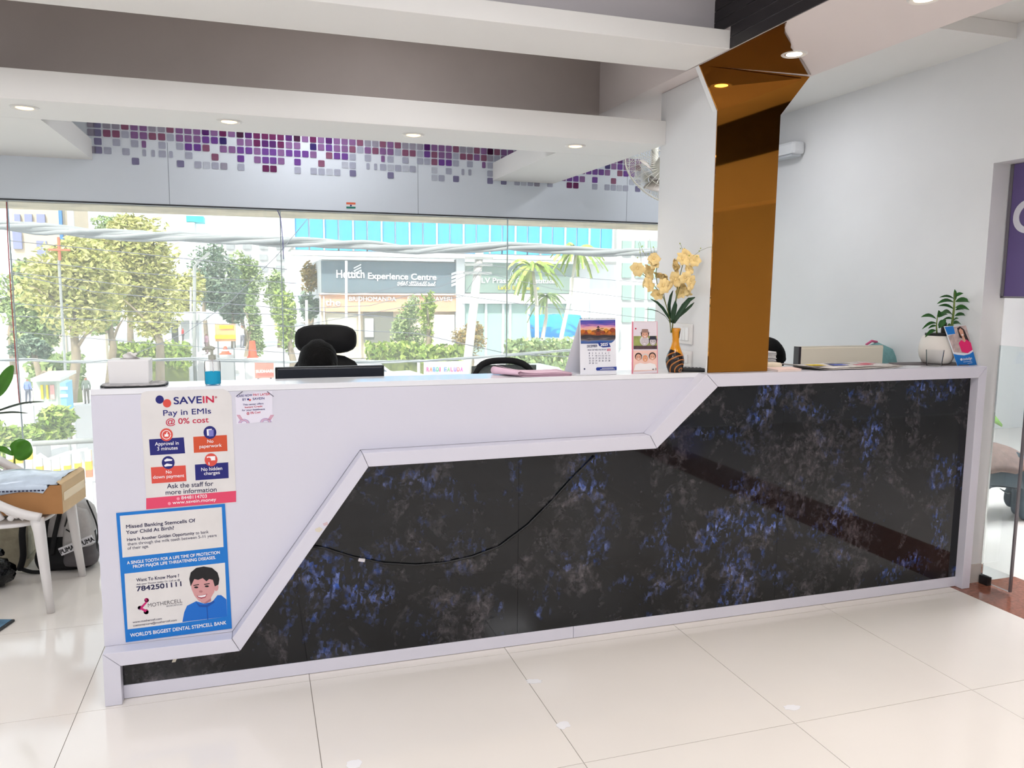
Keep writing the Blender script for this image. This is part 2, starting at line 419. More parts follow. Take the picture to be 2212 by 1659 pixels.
for X_, Y_, lb in ((2.07,1.5,'third downlight along the dropped beam, towards the viewer'),(2.07,.85,'fourth downlight along the dropped beam, above the viewer')): downlight(X_, Y_, 2.43, lb, lampw, DOWN_POWER*3)  # unseen extra downlights, added to brighten the counter's right end
for (px,py), lb in zip([(1715,116),(1997,-4)], ['bright downlight beside the bronze mirror soffit','bright downlight in the beam cut by the picture top']):
    q = P(px,py,Z=2.43); downlight(q.x, q.y, 2.43, lb, lampw, DOWN_POWER*2.4)
# added fill lights shaped as ceiling panels, all out of view
fillm = mat('led_diffuser', (255,255,255), .5, emit=1.6)
fillf = mat('led_frame', (230,230,230), .4)
def fill_panel(x, y, z=ZC, power=FILL_POWER, s=.3, lab=''):
    t = thing('led_panel_light', lab, 'ceiling light', (x,y,z), group='square ceiling panels of the hall')
    MB().box(-s,s,-s,s,-.012,-.0005).build('frame', fillf, t, local=True)
    MB().box(-s+.02,s-.02,-s+.02,s-.02,-.0135,-.0121).build('diffuser', fillm, t, local=True)
    l = bpy.data.objects.new('tube', bpy.data.lights.new('tube','AREA')); COL.objects.link(l); l.parent = t  # area light that gives the added fill
    l.location = (0,0,-.02); l.data.size = 2*s-.04; l.data.energy = power; l.data.color = (.94,.95,1.0)
for i,(x,y) in enumerate([(-2.6,1.6),(-.9,1.6),(.8,1.6),(-2.6,-.4),(-.9,-.4),(.8,-.4),(-2.6,-2.4),(-.9,-2.4),(.8,-2.4),(2.9,-1.6),(2.9,-3.0)]):
    fill_panel(x, y, lab='square panel light in the hall ceiling, '+{1.6:'front row',-.4:'second row',-2.4:'third row',-1.6:'side strip',-3.0:'side strip end'}[y]+' '+{-2.6:'towards the planter wall',-.9:'in the middle',.8:'beside the slatted beam',2.9:'near the glass opening'}[x])
for (x,y,z,pw,s_),lb in zip([(-1.9,3.35,ZC,1.6,.2),(.6,3.35,ZC,1.6,.2),(-2.3,4.55,ZC,5,.2),(.3,4.55,ZC,5,.2),(2.62,4.1,2.68,6,.15)],['square panel light hidden above the low tray near the chairs','square panel light hidden above the low tray near the column','square panel light over the window end by the planter','square panel light over the window middle','small square panel light in the nook behind the column']):  # hidden panels added to brighten the taupe wall, window wall and nook
    fill_panel(x, y, z, pw, s_, lb)
fill_panel(5.6, 3.6, power=120, s=.6, lab='large square panel light in the side room ceiling')  # unseen panel added to brighten the side room
# ================================================================ reception counter
lam  = mat('white_laminate', (213,211,222), .28, noise=.015, nscale=2)
lam2 = mat('white_laminate_top', (232,232,236), .10)
seam = mat('dark_seam', (60,52,56), .8)
carc = mat('carcass_grey', (120,118,122), .7)
def marble():
    m = bpy.data.materials.new('blue_black_stone'); m.use_nodes = True; nt = m.node_tree; b = nt.nodes['Principled BSDF']; N = nt.nodes.new; k = nt.links.new
    b.inputs['Roughness'].default_value = .035; b.inputs['Specular IOR Level'].default_value = .42
    tc = N('ShaderNodeTexCoord')
    def noise(sc, det=4, rough=.55, dist=0, off=0):
        mp = N('ShaderNodeMapping'); mp.inputs['Location'].default_value = (off,off*1.7,off*.6); n = N('ShaderNodeTexNoise')
        n.inputs['Scale'].default_value = sc; n.inputs['Detail'].default_value = det; n.inputs['Roughness'].default_value = rough; n.inputs['Distortion'].default_value = dist
        k(tc.outputs['Object'], mp.inputs[0]); k(mp.outputs[0], n.inputs['Vector']); return n.outputs[0]
    def rng(v, a, c, lo=0, hi=1):
        r = N('ShaderNodeMapRange'); r.inputs[1].default_value=a; r.inputs[2].default_value=c; r.inputs[3].default_value=lo; r.inputs[4].default_value=hi; k(v, r.inputs[0]); return r.outputs[0]
    def mul(a, c):
        r = N('ShaderNodeMath'); r.operation='MULTIPLY'; k(a, r.inputs[0]); k(c, r.inputs[1]); return r.outputs[0]
    def mixc(f, a, c):
        r = N('ShaderNodeMix'); r.data_type='RGBA'; k(f, r.inputs[0])
        for i, v in ((6,a),(7,c)):
            if isinstance(v, tuple): r.inputs[i].default_value = (*v,1)
            else: k(v, r.inputs[i])
        return r.outputs[2]
    vo = N('ShaderNodeTexVoronoi'); vo.inputs['Scale'].default_value = 55; vo.inputs['Randomness'].default_value = 1
    mpv = N('ShaderNodeMapping'); mpv.inputs['Rotation'].default_value = (0,.6,0); mpv.inputs['Scale'].default_value = (1.5,1,.75)
    k(tc.outputs['Object'], mpv.inputs[0]); k(mpv.outputs[0], vo.inputs['Vector'])
    sp = N('ShaderNodeSeparateColor'); k(vo.outputs['Color'], sp.inputs[0])
    flake = rng(sp.outputs[0], .35, .95)
    patch = rng(noise(3.1, 6, .62, .6, 4), .515, .63)
    patch2 = rng(noise(4.5, 7, .65, .9, 9), .50, .64)
    fine = rng(noise(26, 6, .7, .5, 2), .42, .68)
    base = mixc(rng(noise(7, 8, .7, .3, 1), .35, .75), lin((7,9,12)), lin((24,27,31)))
    grey = mixc(mul(mul(patch2, fine), rng(sp.outputs[1], .0, 1, .3, 1)), base, lin((104,98,102)))
    blue = mixc(sp.outputs[2], lin((40,84,176)), lin((128,146,212)))
    col = mixc(mul(mul(patch, flake), fine), grey, blue)
    deep = mixc(mul(rng(noise(1.3, 2, .5, 0, 21), .62, .74), rng(noise(3, 3, .5, 0, 31), .4, .7)), col, lin((10,18,70)))
    k(deep, b.inputs['Base Color'])
    MATS['marble'] = m; return m
stone = marble()
ZT, YB, YU, YM, YP = 1.137, 2.99, 3.055, 3.034, 3.03
ctr = thing('reception_counter', 'long white reception counter with stepped band and blue-black stone front', 'counter', (1.4,3.1,0))
U = [(-.553,.198),(-.119,.198),(.370,.872),(1.586,.880),(1.849,ZT),(3.425,ZT)]
L = [(-.497,.146),(-.092,.147),(.392,.818),(1.619,.823),(1.907,1.081),(3.375,1.081)]
# band pieces, mitred, each a board of its own
g = .0009
def piece(a, b, c, d, name='band_board', back=None):
    pts = [Vector((p[0],YB,p[1])) for p in (a,b,c,d)]
    cen = sum(pts, Vector())/4
    pts = [p+(cen-p).normalized()*g for p in pts]
    return MB().prism(pts, (0,(back or YU+.02)-YB,0)).build(name, lam, ctr, bevel=.0015)
for i in range(5): piece(L[i], L[i+1], U[i+1], U[i], back=3.0435 if i == 4 else None)
piece((-.553,0), (-.497,0), L[0], U[0]); piece((3.375,0), (3.425,0), U[5], L[5])
# dark seam filling behind the mitres
MB().prism([(p[0],YB+.004,p[1]) for p in [(-.54,.18),(-.13,.18),(.365,.86),(1.59,.868),(1.855,1.125),(3.41,1.125),(3.41,1.095),(1.90,1.095),(1.61,.835),(.387,.83),(-.098,.16),(-.54,.16)]], (0,.03,0)).build('seam_core', seam, ctr)
# upper white face, cut along the band, with its fine joint line
up = MB().prism([(-.556,YU,.199),(-.120,YU,.199),(.369,YU,.873),(1.585,YU,.881),(1.845,YU,ZT-.0215),(-.556,YU,ZT-.0215)], (0,.018,0)).build('upper_panel', lam, ctr)
# stone slabs between band and plinth, split at the two joints
seams = [-.497, P(1118,1300,Y=YM).x, P(1692,900,Y=YM).x, 3.375]
def clipx(poly, x, keep):
    outp = []
    for i in range(len(poly)):
        a, b = poly[i], poly[(i+1)%len(poly)]
        ia, ib = (a[0]-x)*keep >= 0, (b[0]-x)*keep >= 0
        if ia: outp.append(a)
        if ia != ib:
            t = (x-a[0])/(b[0]-a[0]); outp.append((x, a[1]+t*(b[1]-a[1])))
    return outp
region = [(-.497,.046),(3.375,.046),(3.375,1.081),(1.907,1.081),(1.619,.823),(.392,.818),(-.092,.147),(-.497,.146)]
for a, b in zip(seams, seams[1:]):
    pl = clipx(clipx(region, a+.0007, 1), b-.0007, -1)
    MB().prism([(x,YM,z) for x,z in pl], (0,.010,0)).build('stone_slab', stone, ctr)
for a, b in ((-.497,1.265),(1.2665,3.375)):
    box('plinth_board', lam, a, b, YP, YP+.018, .002, .0525, ctr, bevel=.001)
# carcass
box('end_panel', lam, -.556, -.538, YU+.018, 3.24, .0, ZT-.0215, ctr)
box('back_panel', lam, -.538, 1.878, 3.222, 3.24, 0, ZT-.0215, ctr)
box('back_panel', lam, 2.195, 3.428, 3.222, 3.24, 0, ZT-.0215, ctr)
for a, b in ((-.53,1.878),(2.195,3.41)): box('core_panel', carc, a, b, YU+.019, YU+.023, 0, 1.1, ctr)
# worktop (glossy), one run left of the column and one right of it
top = MB().prism([(-.556,YU,0),(1.846,YU,0),(1.8785,YU,0),(1.8785,3.24,0),(-.556,3.24,0)], (0,0,.021)).v
box('counter_top', lam2, -.556, 1.8785, YU-.0005, 3.24, ZT-.021, ZT, ctr, bevel=.0015)
box('counter_top', lam2, 2.1935, 3.428, 3.0445, 3.24, ZT-.021, ZT, ctr, bevel=.0015)
# staff desk behind
desk = thing('staff_desk', 'white staff desk hidden behind the reception counter', 'desk', (.7,3.5,0))
box('desk_top', lam2, -.50, 1.80, 3.242, 3.86, .72, .745, desk, bevel=.002)
for x in (-.48,.65,1.76): box('leg_panel', lam, x, x+.02, 3.25, 3.84, 0, .72, desk)
desk2 = thing('staff_desk', 'white staff desk behind the counter by the right wall', 'desk', (2.9,3.5,0))
box('desk_top', lam2, 2.24, 3.42, 3.242, 3.86, .72, .745, desk2, bevel=.002)
for x in (2.26,3.39): box('leg_panel', lam, x, x+.02, 3.25, 3.84, 0, .72, desk2)
# black cable drooping across the stone
cab = [(676,1180),(700,1184),(760,1203),(830,1217),(900,1221),(960,1216),(1020,1203),(1080,1180),(1140,1135),(1190,1085),(1235,1035),(1270,1000),(1284,985)]
cp = [P(x,y,Y=YM-.006) for x,y in cab]
blackp = mat('black_cable_sheath', (12,12,14), .35)
cb = tag(MB().tube([tuple(p) for p in cp], .0045, 8).build('cable', blackp, origin=tuple(cp[4]), smooth='all'), 'black cable drooping across the dark stone front of the counter', 'cable')
q = P(781,1209,Y=YM-.006); MB().obox(q, (.012,0,-.003), (0,.007,0), (.0015,0,.006)).build('tape_wrap', mat('masking_tape',(205,200,205),.6), cb)
# pale paint scuffs on the floor
sc_m = mat('white_paint_spot', (244,242,244), .25)
def spot(px, py, rx, ry, label, seed):
    c = P(px,py,Z=0); rnd = random.Random(seed); pts=[]
    for k in range(18):
        a = 2*PI*k/18; f = .8+.4*rnd.random(); q = P(px+rx*math.cos(a)*f, py+ry*math.sin(a)*f, Z=0); pts.append((q.x,q.y,.0004))
    tag(MB().prism(pts, (0,0,.0006)).build('paint_spot', sc_m, origin=(c.x,c.y,0)), label, 'paint spot', 'white paint spots on the tiles')
spot(1153,1472,17,5,'white paint spot on the tile just before the counter',1)
spot(1216,1567,14,8,'faint white paint spot beside a tile joint',2)
spot(1711,1529,18,6,'white paint spot near the crossing of tile joints',3)
spot(765,1651,17,10,'round white paint spot at the bottom edge',4)
# scraps of masking tape left on the band and stone
tape = mat('old_tape', (214,206,190), .6)
print_poly('tape_scrap', [(680,1143),(690,1138),(698,1143),(690,1150),(682,1148)], {'Y':YB}, tape, ctr, lift=.0006)
print_poly('tape_scrap', [(697,1131),(707,1127),(709,1134),(700,1136)], {'Y':YB}, mat('tape_pink',(206,180,186),.6), ctr, lift=.0006)
print_poly('tape_scrap', [(374,1423),(383,1421),(379,1430),(371,1431)], {'Y':YM}, tape, ctr, lift=.0006)
# posters stuck on the upper face
PL = {'Y': YU}
navy = mat('print_navy', (24,26,110), .5); red = mat('print_red', (196,30,70), .5); coral = mat('print_coral', (214,78,66), .5)
orange = mat('print_orange', (204,78,44), .5); pink = mat('print_pink', (222,70,104), .5); blue = mat('print_blue', (12,116,200), .5)
paper = mat('poster_paper', (222,218,216), .5, noise=.05, nscale=9); wht = mat('print_white', (240,238,240), .5)
dkin = mat('print_ink', (32,30,72), .5); grn = mat('print_grey', (110,108,120), .5)
def poster(name, label, pix, m, cat='poster', lift=.0012):
    c = sum((P(x,y,**PL) for x,y in pix), Vector())/len(pix)
    o = print_poly(name, pix, PL, m, None, lift=lift, th=.0008)
    o.data.transform(Matrix.Translation(-c)); o.location = c
    return tag(o, label, cat)
sv = poster('savein_poster'.replace('savein','credit'), 'tall white instalment credit poster with blue and red boxes on the counter', [(306,849),(316,845),(482,840),(494,846),(500,856),(510,1070),(510,1085),(316,1100),(316,1077),(303,866)], paper)
pink_bar = print_poly('pink_bar', [(316,1076),(510,1060),(510,1084),(316,1100)], PL, pink, sv, lift=.0016)
def circ(name, x, y, r, m, par, lift=.0019): return print_poly(name, ellpix(x,y,r), PL, m, par, lift=lift)
circ('logo_dot', 345, 863, 9, navy, sv); circ('logo_dot', 361, 871, 9, coral, sv, .0022)
text('lettering','SAVE',(376,873),(436,870.5),15,PL,navy,sv,lift=.0016,bold=.022); text('lettering','IN',(439,870),(462,869),14,PL,red,sv,lift=.0016,bold=.03)
text('lettering','®',(464,860),(469,860),4,PL,red,sv,lift=.0016)
text('lettering','Pay in EMIs',(353,898),(456,893),12,PL,navy,sv,lift=.0016,bold=.009)
text('lettering','@ 0% cost',(359,917),(451,912),12,PL,red,sv,lift=.0016,bold=.012)
for i,(bx,m,cxy,cm,ls) in enumerate([([(322,949),(397,944.5),(400,979),(324.5,983.5)],navy,(359.5,939),coral,[('Approval in',335,962.5,386,960,7.5),('3 minutes',340,973,384,970.5,7.5)]),
        ([(417.5,943.5),(490,939.5),(491.5,974),(419,978)],orange,(453.5,934),navy,[('No',448,956.5,461,956,7),('paperwork',431,968,479,964.5,7)]),
        ([(326,1009.5),(401,1005),(403,1039),(328,1044.5)],coral,(363.5,999),navy,[('No',359,1023,371,1022,7),('down payment',331,1034,398,1030,7)]),
        ([(421,1003.5),(493,998.5),(494,1032.5),(422.5,1037.5)],navy,(456,993),coral,[('No hidden',435,1017.5,480,1014.5,7.5),('charges',441,1026,475,1023.5,7)])]):
    print_poly('caption_box', bx, PL, m, sv, lift=.0016)
    circ('icon_disc', cxy[0], cxy[1], 14, cm, sv, .0019)
    cx_, cy_ = cxy
    if i == 0:
        print_poly('icon_ring', ellpix(cx_,cy_,10,10,24)+[(cx_+9,cy_)]+ellpix(cx_,cy_,8.6,8.6,24)[::-1], PL, wht, sv, lift=.0021)
        print_poly('icon_thumb', [(cx_-4,cy_+4),(cx_-4,cy_-1),(cx_-1,cy_-1),(cx_+1,cy_-6),(cx_+3,cy_-5),(cx_+2,cy_-1),(cx_+5,cy_-1),(cx_+4,cy_+4)], PL, wht, sv, lift=.0022)
    if i == 1:
        print_poly('icon_page', [(cx_-7,cy_-7),(cx_+4,cy_-8),(cx_+5,cy_+6),(cx_-6,cy_+7)], PL, wht, sv, lift=.0021)
        print_poly('icon_page', [(cx_-3,cy_-5),(cx_+8,cy_-6),(cx_+8,cy_+8),(cx_-2,cy_+9)], PL, mat('print_lilac',(120,120,190),.5), sv, lift=.0023)
    if i == 2:
        for dy in (-5,6): print_poly('icon_hand', [(cx_-9,cy_+dy),(cx_-3,cy_+dy-4),(cx_+9,cy_+dy-2),(cx_+8,cy_+dy+1),(cx_-2,cy_+dy+2),(cx_-7,cy_+dy+3)], PL, wht, sv, lift=.0021)
    if i == 3:
        print_poly('icon_note', [(cx_-9,cy_-7),(cx_+9,cy_-8),(cx_+9,cy_+1),(cx_-9,cy_+2)], PL, wht, sv, lift=.0021)
        print_poly('icon_glass', ellpix(cx_-5,cy_,5), PL, coral, sv, lift=.0023); print_poly('icon_glass', [(cx_-6,cy_+4),(cx_-4,cy_+4),(cx_-3,cy_+11),(cx_-5,cy_+11)], PL, wht, sv, lift=.0023)
    for (s,x0,y0,x1,y1,hh) in ls: text('lettering',s,(x0,y0),(x1,y1),hh,PL,wht,sv,lift=.002,bold=.008)
text('lettering','Ask the staff for',(361,1055),(461,1049),10,PL,dkin,sv,lift=.0016,bold=.006)
text('lettering','more information',(358,1068.5),(468,1061.5),10,PL,dkin,sv,lift=.0016,bold=.006)
text('lettering','8448114703',(392,1078.5),(447,1074.5),7,PL,wht,sv,lift=.002,bold=.006); circ('phone_icon',385,1077,3.4,mat('print_palepink',(240,150,170),.5),sv,.002)
text('lettering','www.savein.money',(373,1089),(467,1081.5),7,PL,wht,sv,lift=.002,bold=.006); circ('globe_icon',366,1087.5,3.4,mat('print_palepink'),sv,.002)
# small clear sticker
st = poster('credit_sticker', 'small square care now pay later sticker beside the tall poster', [(508,852),(588,845),(589,910),(511,916)], mat('clear_sticker',(226,222,234),.4), 'sticker')
for s,a,b,m,hh in [('CARE NOW',(512,858),(545,855.5),navy,5),('PAY LATER',(547,855.5),(583,853.5),red,5),('BY',(524,865.5),(532,865),navy,5),('SAVEIN',(546,864),(571,862.5),navy,5),
        ('This center offers',(525,876),(569,873),navy,3.6),('Instant Credit',(529,881.5),(567,879),red,3.6),('for your healthcare',(523,888),(572,885),navy,3.6),('@ 0% Cost',(533,895),(563,892),red,4.5)]:
    text('lettering',s,a,b,hh,PL,m,st,lift=.0016,bold=.012)
circ('logo_dot',536,862.5,2.2,navy,st,.0016); circ('logo_dot',540,864,2.2,coral,st,.0018)
lil = mat('print_mauve',(170,140,190),.5); rosy = mat('print_rose',(210,150,170),.5)
for sx, c in ((1,(527,908)),(-1,(574,906))):
    for r, m in ((12,lil),(9.5,rosy),(7,lil)):
        arc = ellpix(c[0],c[1]+6,r,r*.75,14,PI,2*PI); inn = ellpix(c[0],c[1]+6,r-1.6,(r-1.6)*.75,14,PI,2*PI)
        print_poly('rainbow_stripe', arc+inn[::-1], PL, m, st, lift=.0016)
    for k in range(3):
        x = c[0]-sx*(16-2.6*k); print_poly('rainbow_stripe', [(x,896),(x+2,896),(x+2+sx*7,907),(x+sx*7,907)], PL, rosy, st, lift=.0016)
    print_poly('pen_sketch', [(c[0]-sx*18,856),(c[0]-sx*16,857),(c[0]-sx*2,846),(c[0]-sx*4,845)], PL, grn, st, lift=.0016)
# stem cell poster
mc = poster('stemcell_poster', 'blue-bordered stem cell bank poster with a smiling boy on the counter', [(251,1108),(486,1088),(501,1357),(272,1387)], blue, lift=.0024)
def mp(name, pix, m, lift=.0028): return print_poly(name, pix, PL, m, mc, lift=lift)
mp('text_field', [(259,1114),(479,1095),(483,1181),(265,1204)], paper)
mp('text_field', [(269,1239),(486,1215),(491,1331),(396,1344),(276,1359)], paper)
def mt(s,a,b,h,m,bold=.01,lift=.0032): return text('lettering',s,a,b,h,PL,m,mc,lift=lift,bold=bold)
mt('Missed Banking Stemcells Of',(273,1141),(422,1127),7.5,dkin,.016); mt('Your Child At Birth?',(273,1153.5),(376,1143),7.5,dkin,.016)
mt('Here Is Another Golden Opportunity',(275,1168.5),(420,1154),6.5,dkin,.014); mt('to bank',(423,1154),(451,1151),6.5,dkin,.0)
mt('them through the milk teeth between 5-11 years',(276,1178),(468,1158.5),6.2,dkin,.0); mt('of their age.',(276,1187),(322,1182),6.2,dkin,.0)
mt('A SINGLE TOOTH FOR A LIFE TIME OF PROTECTION',(275,1218.5),(475,1195.5),6.5,wht,.016); mt('FROM MAJOR LIFE THREATENING DISEASES.',(288,1226.5),(466,1206.5),6.5,wht,.016)
mt('Want To Know More ?',(295,1256),(387,1246),7,dkin,.014); mt('Ask your Doctor today Or Call us @',(295,1263.5),(389,1253.5),3.6,dkin,.0)
mt('7842501111',(296,1276.5),(392,1265),10,dkin,.03); mt('MOTHERCELL',(320,1311),(394,1300.5),8,mat('print_warmgrey',(92,88,92),.5),-.004); mt('BIOSCIENCES',(360,1310.5),(394,1306),3.2,grn,0)
mt('www.mothercell.com',(287,1345.5),(350,1337.5),4.5,dkin,0); mt('customercare@mothercell.com',(288,1353),(382,1340.5),4.5,dkin,0)
mt("WORLD'S BIGGEST DENTAL STEMCELL BANK",(282,1375.5),(489,1347.5),7.5,wht,.016)
mag = mat('print_magenta',(196,28,110),.5); mag2 = mat('print_purple',(120,30,120),.5)
mp('logo_node', ellpix(317,1296,5), mag); mp('logo_node', ellpix(303,1312.5,5.5,4.5), mag2); mp('logo_node', ellpix(316,1321,5.5), mag)
mp('logo_arm', [(315,1299),(319,1300),(307,1314),(303,1311)], mag, .0030); mp('logo_arm', [(302,1314),(307,1312),(318,1318),(314,1322)], mag, .0030)
# the boy printed on it
skin = mat('print_skin',(206,150,150),.5); skind = mat('print_skin_shade',(176,116,120),.5); hoodie = mat('print_hoodie',(10,104,196),.5); hoodd = mat('print_hoodie_fold',(8,76,160),.5); hair = mat('print_hair',(20,18,22),.5)
mp('boy_hoodie', [(394,1343),(398,1322),(404,1308),(424,1298),(440,1303),(458,1300),(470,1285),(478,1285),(489,1294),(491,1331)], hoodie, .0032)
mp('boy_hood_fold', [(422,1298),(432,1306),(446,1306),(462,1296),(464,1300),(448,1311),(430,1310)], hoodd, .0034)
mp('boy_neck', [(431,1290),(456,1284),(456,1298),(444,1303),(434,1300)], skind, .0034)
mp('boy_ear', ellpix(467,1268,5,8), skin, .0033); mp('boy_face', [(412,1256),(418,1246),(440,1242),(460,1246),(465,1262),(463,1278),(455,1292),(442,1301),(430,1298),(420,1286),(414,1272)], skin, .0036)
mp('boy_hair', [(412,1266),(409,1250),(412,1236),(424,1226),(440,1223),(458,1226),(470,1236),(474,1250),(472,1262),(464,1266),(460,1252),(452,1250),(446,1255),(438,1248),(428,1252),(420,1250),(414,1262)], hair, .0038)
for x in (424,447): mp('boy_eye', ellpix(x,1268-(x-424)*.1,4.5,2), hair, .0039); mp('boy_brow', [(x-6,1263-(x-424)*.1),(x+6,1261-(x-424)*.1),(x+6,1263-(x-424)*.1),(x-6,1265-(x-424)*.1)], hair, .0039)
mp('boy_nose', ellpix(434,1277,4,2.5), skind, .0039); mp('boy_mouth', [(425,1286),(436,1285),(448,1282),(444,1290),(435,1292.5),(428,1290)], mat('print_lips',(160,60,80),.5), .0039); mp('boy_teeth', [(427,1286.5),(436,1285.6),(446,1283.4),(443,1288),(435,1289.5),(429,1288.5)], wht, .0041)
mp('boy_cord', [(446,1306),(448,1306),(450,1338),(448,1338)], hoodd, .0036)
# ================================================================ things on the counter
plw = mat('white_plastic', (228,226,226), .3); plb = mat('black_plastic', (14,15,18), .35); dkb = mat('dark_navy_shell', (17,22,34), .4)
tissue_m = mat('tissue_paper', (236,232,228), .8, sss=.0)
# scalloped mat and tissue box
ZT_ = ZT
mt_ = thing('scalloped_mat', 'black-edged scalloped mat under the white tissue box', 'mat', (-.425,3.145,ZT))
pts=[]; 
for k in range(96):
    a=2*PI*k/96; ca,sa=math.cos(a),math.sin(a); e=4
    r=1/((abs(ca)**e+abs(sa)**e)**(1/e)); sc=1+.05*abs(math.sin(a*9)); pts.append((.105*r*ca*sc,.078*r*sa*sc,.0))
MB().prism([(x,y,.0002) for x,y,z in pts],(0,0,.006)).build('rim',plb,mt_,local=True)
MB().prism([(x*.95,y*.93,.0063) for x,y,z in pts],(0,0,.0012)).build('printed_top',mat('mat_print',(196,190,190),.5,noise=.6,nscale=70),mt_,local=True)
tb = thing('tissue_box', 'white rectangular tissue dispenser standing on the scalloped mat', 'tissue box', (-.438,3.150,ZT+.0078))
bw,bd,bh=.068,.052,.089
MB().prism([(-bw*.96,-bd*.96,0),(bw*.96,-bd*.96,0),(bw*.96,bd*.96,0),(-bw*.96,bd*.96,0)],(0,0,.002)).build('foot',plw,tb,local=True)
bm_=MB()
rings=[(.96,.0021),(1.0,bh-.004),(.985,bh)]
for s,z in rings: pass
MB().add([(sx*bw*s,sy*bd*s,z) for s,z in rings for sx,sy in ((-1,-1),(1,-1),(1,1),(-1,1))],
   [(0,1,2,3)]+[(i*4+k,i*4+(k+1)%4,i*4+4+(k+1)%4,i*4+4+k) for i in range(2) for k in range(4)]+[(8,9,10,11)]).build('case',plw,tb,local=True,bevel=.004,seg=3)
MB().box(-.032,.032,-.010,.010,bh,bh+.0012).build('slot_lip',mat('slot_grey',(150,146,146),.5),tb,local=True)
g=[]
for i in range(7):
    row=[]
    for k in range(9):
        u=k/8*2-1; v=i/6
        row.append((u*.026*(1-.25*v)+.004*math.sin(7*v+k), .006*math.sin(3*u+5*v), bh+.001+v*.024*(1-.25*abs(u))+.003*math.sin(9*u)*v))
    g.append(row)
MB().sheet(g).build('tissue',tissue_m,tb,local=True,smooth='all',solid=.0008)
# soap bottle
sb = thing('soap_bottle', 'clear pump bottle half full of bright blue liquid soap', 'bottle', (P(461,829,Z=ZT).x, 3.10, ZT))
def thin_glass(name, tint, ior=1.3):
    m = bpy.data.materials.new(name); m.use_nodes = True; nt = m.node_tree; nt.nodes.clear(); N = nt.nodes.new
    o = N('ShaderNodeOutputMaterial'); t = N('ShaderNodeBsdfTransparent'); t.inputs[0].default_value = (*tint,1)
    g = N('ShaderNodeBsdfGlossy'); g.inputs['Roughness'].default_value = .03; f = N('ShaderNodeFresnel'); f.inputs[0].default_value = ior; x = N('ShaderNodeMixShader')
    k = nt.links.new; k(f.outputs[0], x.inputs[0]); k(t.outputs[0], x.inputs[1]); k(g.outputs[0], x.inputs[2]); k(x.outputs[0], o.inputs[0]); return m
glassc = thin_glass('clear_plastic', (.98,.95,.95), 1.08); liq = translucent('blue_soap', (70,205,238), .55)
MB().lathe([(.001,0.0003),(.024,.0003),(.0275,.004),(.028,.015),(.0278,.080),(.026,.087),(.016,.091),(.0115,.093),(.001,.0932)],n=32).build('bottle_body',glassc,sb,local=True,smooth=True)
MB().lathe([(.001,.003),(.023,.003),(.0262,.006),(.0266,.048),(.001,.048)],n=32).build('liquid',liq,sb,local=True,smooth=True)
pumpm = mat('pump_grey',(170,172,160),.4)
MB().lathe([(.001,.0935),(.0135,.0935),(.0135,.108),(.011,.110),(.005,.111),(.005,.128),(.001,.128)],n=20).build('pump_collar',pumpm,sb,local=True,smooth=True)
MB().tube([(.004,-.002,.134),(-.005,.002,.136),(-.02,.01,.134),(-.032,.016,.129)],[.007,.0085,.006,.004],10).ell((.003,-.001,.134),.009,.009,.007,12,8).build('pump_nozzle',pumpm,sb,local=True,smooth='all')
MB().tube([(0,0,.092),(.003,0,.05),(.006,0,.006)],.002,6).build('dip_tube',mat('dip_tube',(220,220,220),.4),sb,local=True)
# monitors
def monitor(name,label,x0,x1,ztop,Y,h,mback,mrim,tilt=0):
    cx=(x0+x1)/2; t=thing(name,label,'monitor',(cx,Y,.745)); w=(x1-x0)/2; zt=ztop-.745
    MB().box(-w,w,-.012,.012,zt-h,zt).build('rim',mrim,t,local=True,bevel=.003)
    MB().box(-w+.008,w-.008,-.022,-.0121,zt-h+.008,zt-.006).build('back_shell',mback,t,local=True,bevel=.004)
    MB().box(-w+.012,w-.012,.0121,.0128,zt-h+.014,zt-.012).build('screen',mat('dark_screen',(20,22,28),.1),t,local=True)
    MB().box(-.02,.02,-.046,-.0225,.012,zt-h*.45).build('neck',mrim,t,local=True,bevel=.003)
    MB().box(-.12,.12,-.10,.09,0,.0118).build('foot',mrim,t,local=True,bevel=.004)
    return t
monitor('computer_monitor','dark computer monitor seen from behind over the counter edge',P(594,793,Y=3.42).x,P(829,790,Y=3.42).x,P(700,791,Y=3.42).z,3.42,.30,dkb,plb)
x0=P(1720,748,Y=3.42).x; x1=P(1905,745,Y=3.42).x
monitor('computer_monitor','cream-backed monitor standing behind the newspaper',x0,x1,P(1800,747,Y=3.42).z,3.42,.32,mat('cream_shell',(246,238,218),.5,noise=.02,nscale=3),mat('cream_rim',(212,206,192),.4))
box('dark_side_strip',mat('dark_strip',(40,34,40),.4),x0-.004,x0+.010,3.392,3.4324,P(1722,800,Y=3.42).z-.2,P(1722,748,Y=3.42).z-.001,bpy.data.objects['computer_monitor.001'])
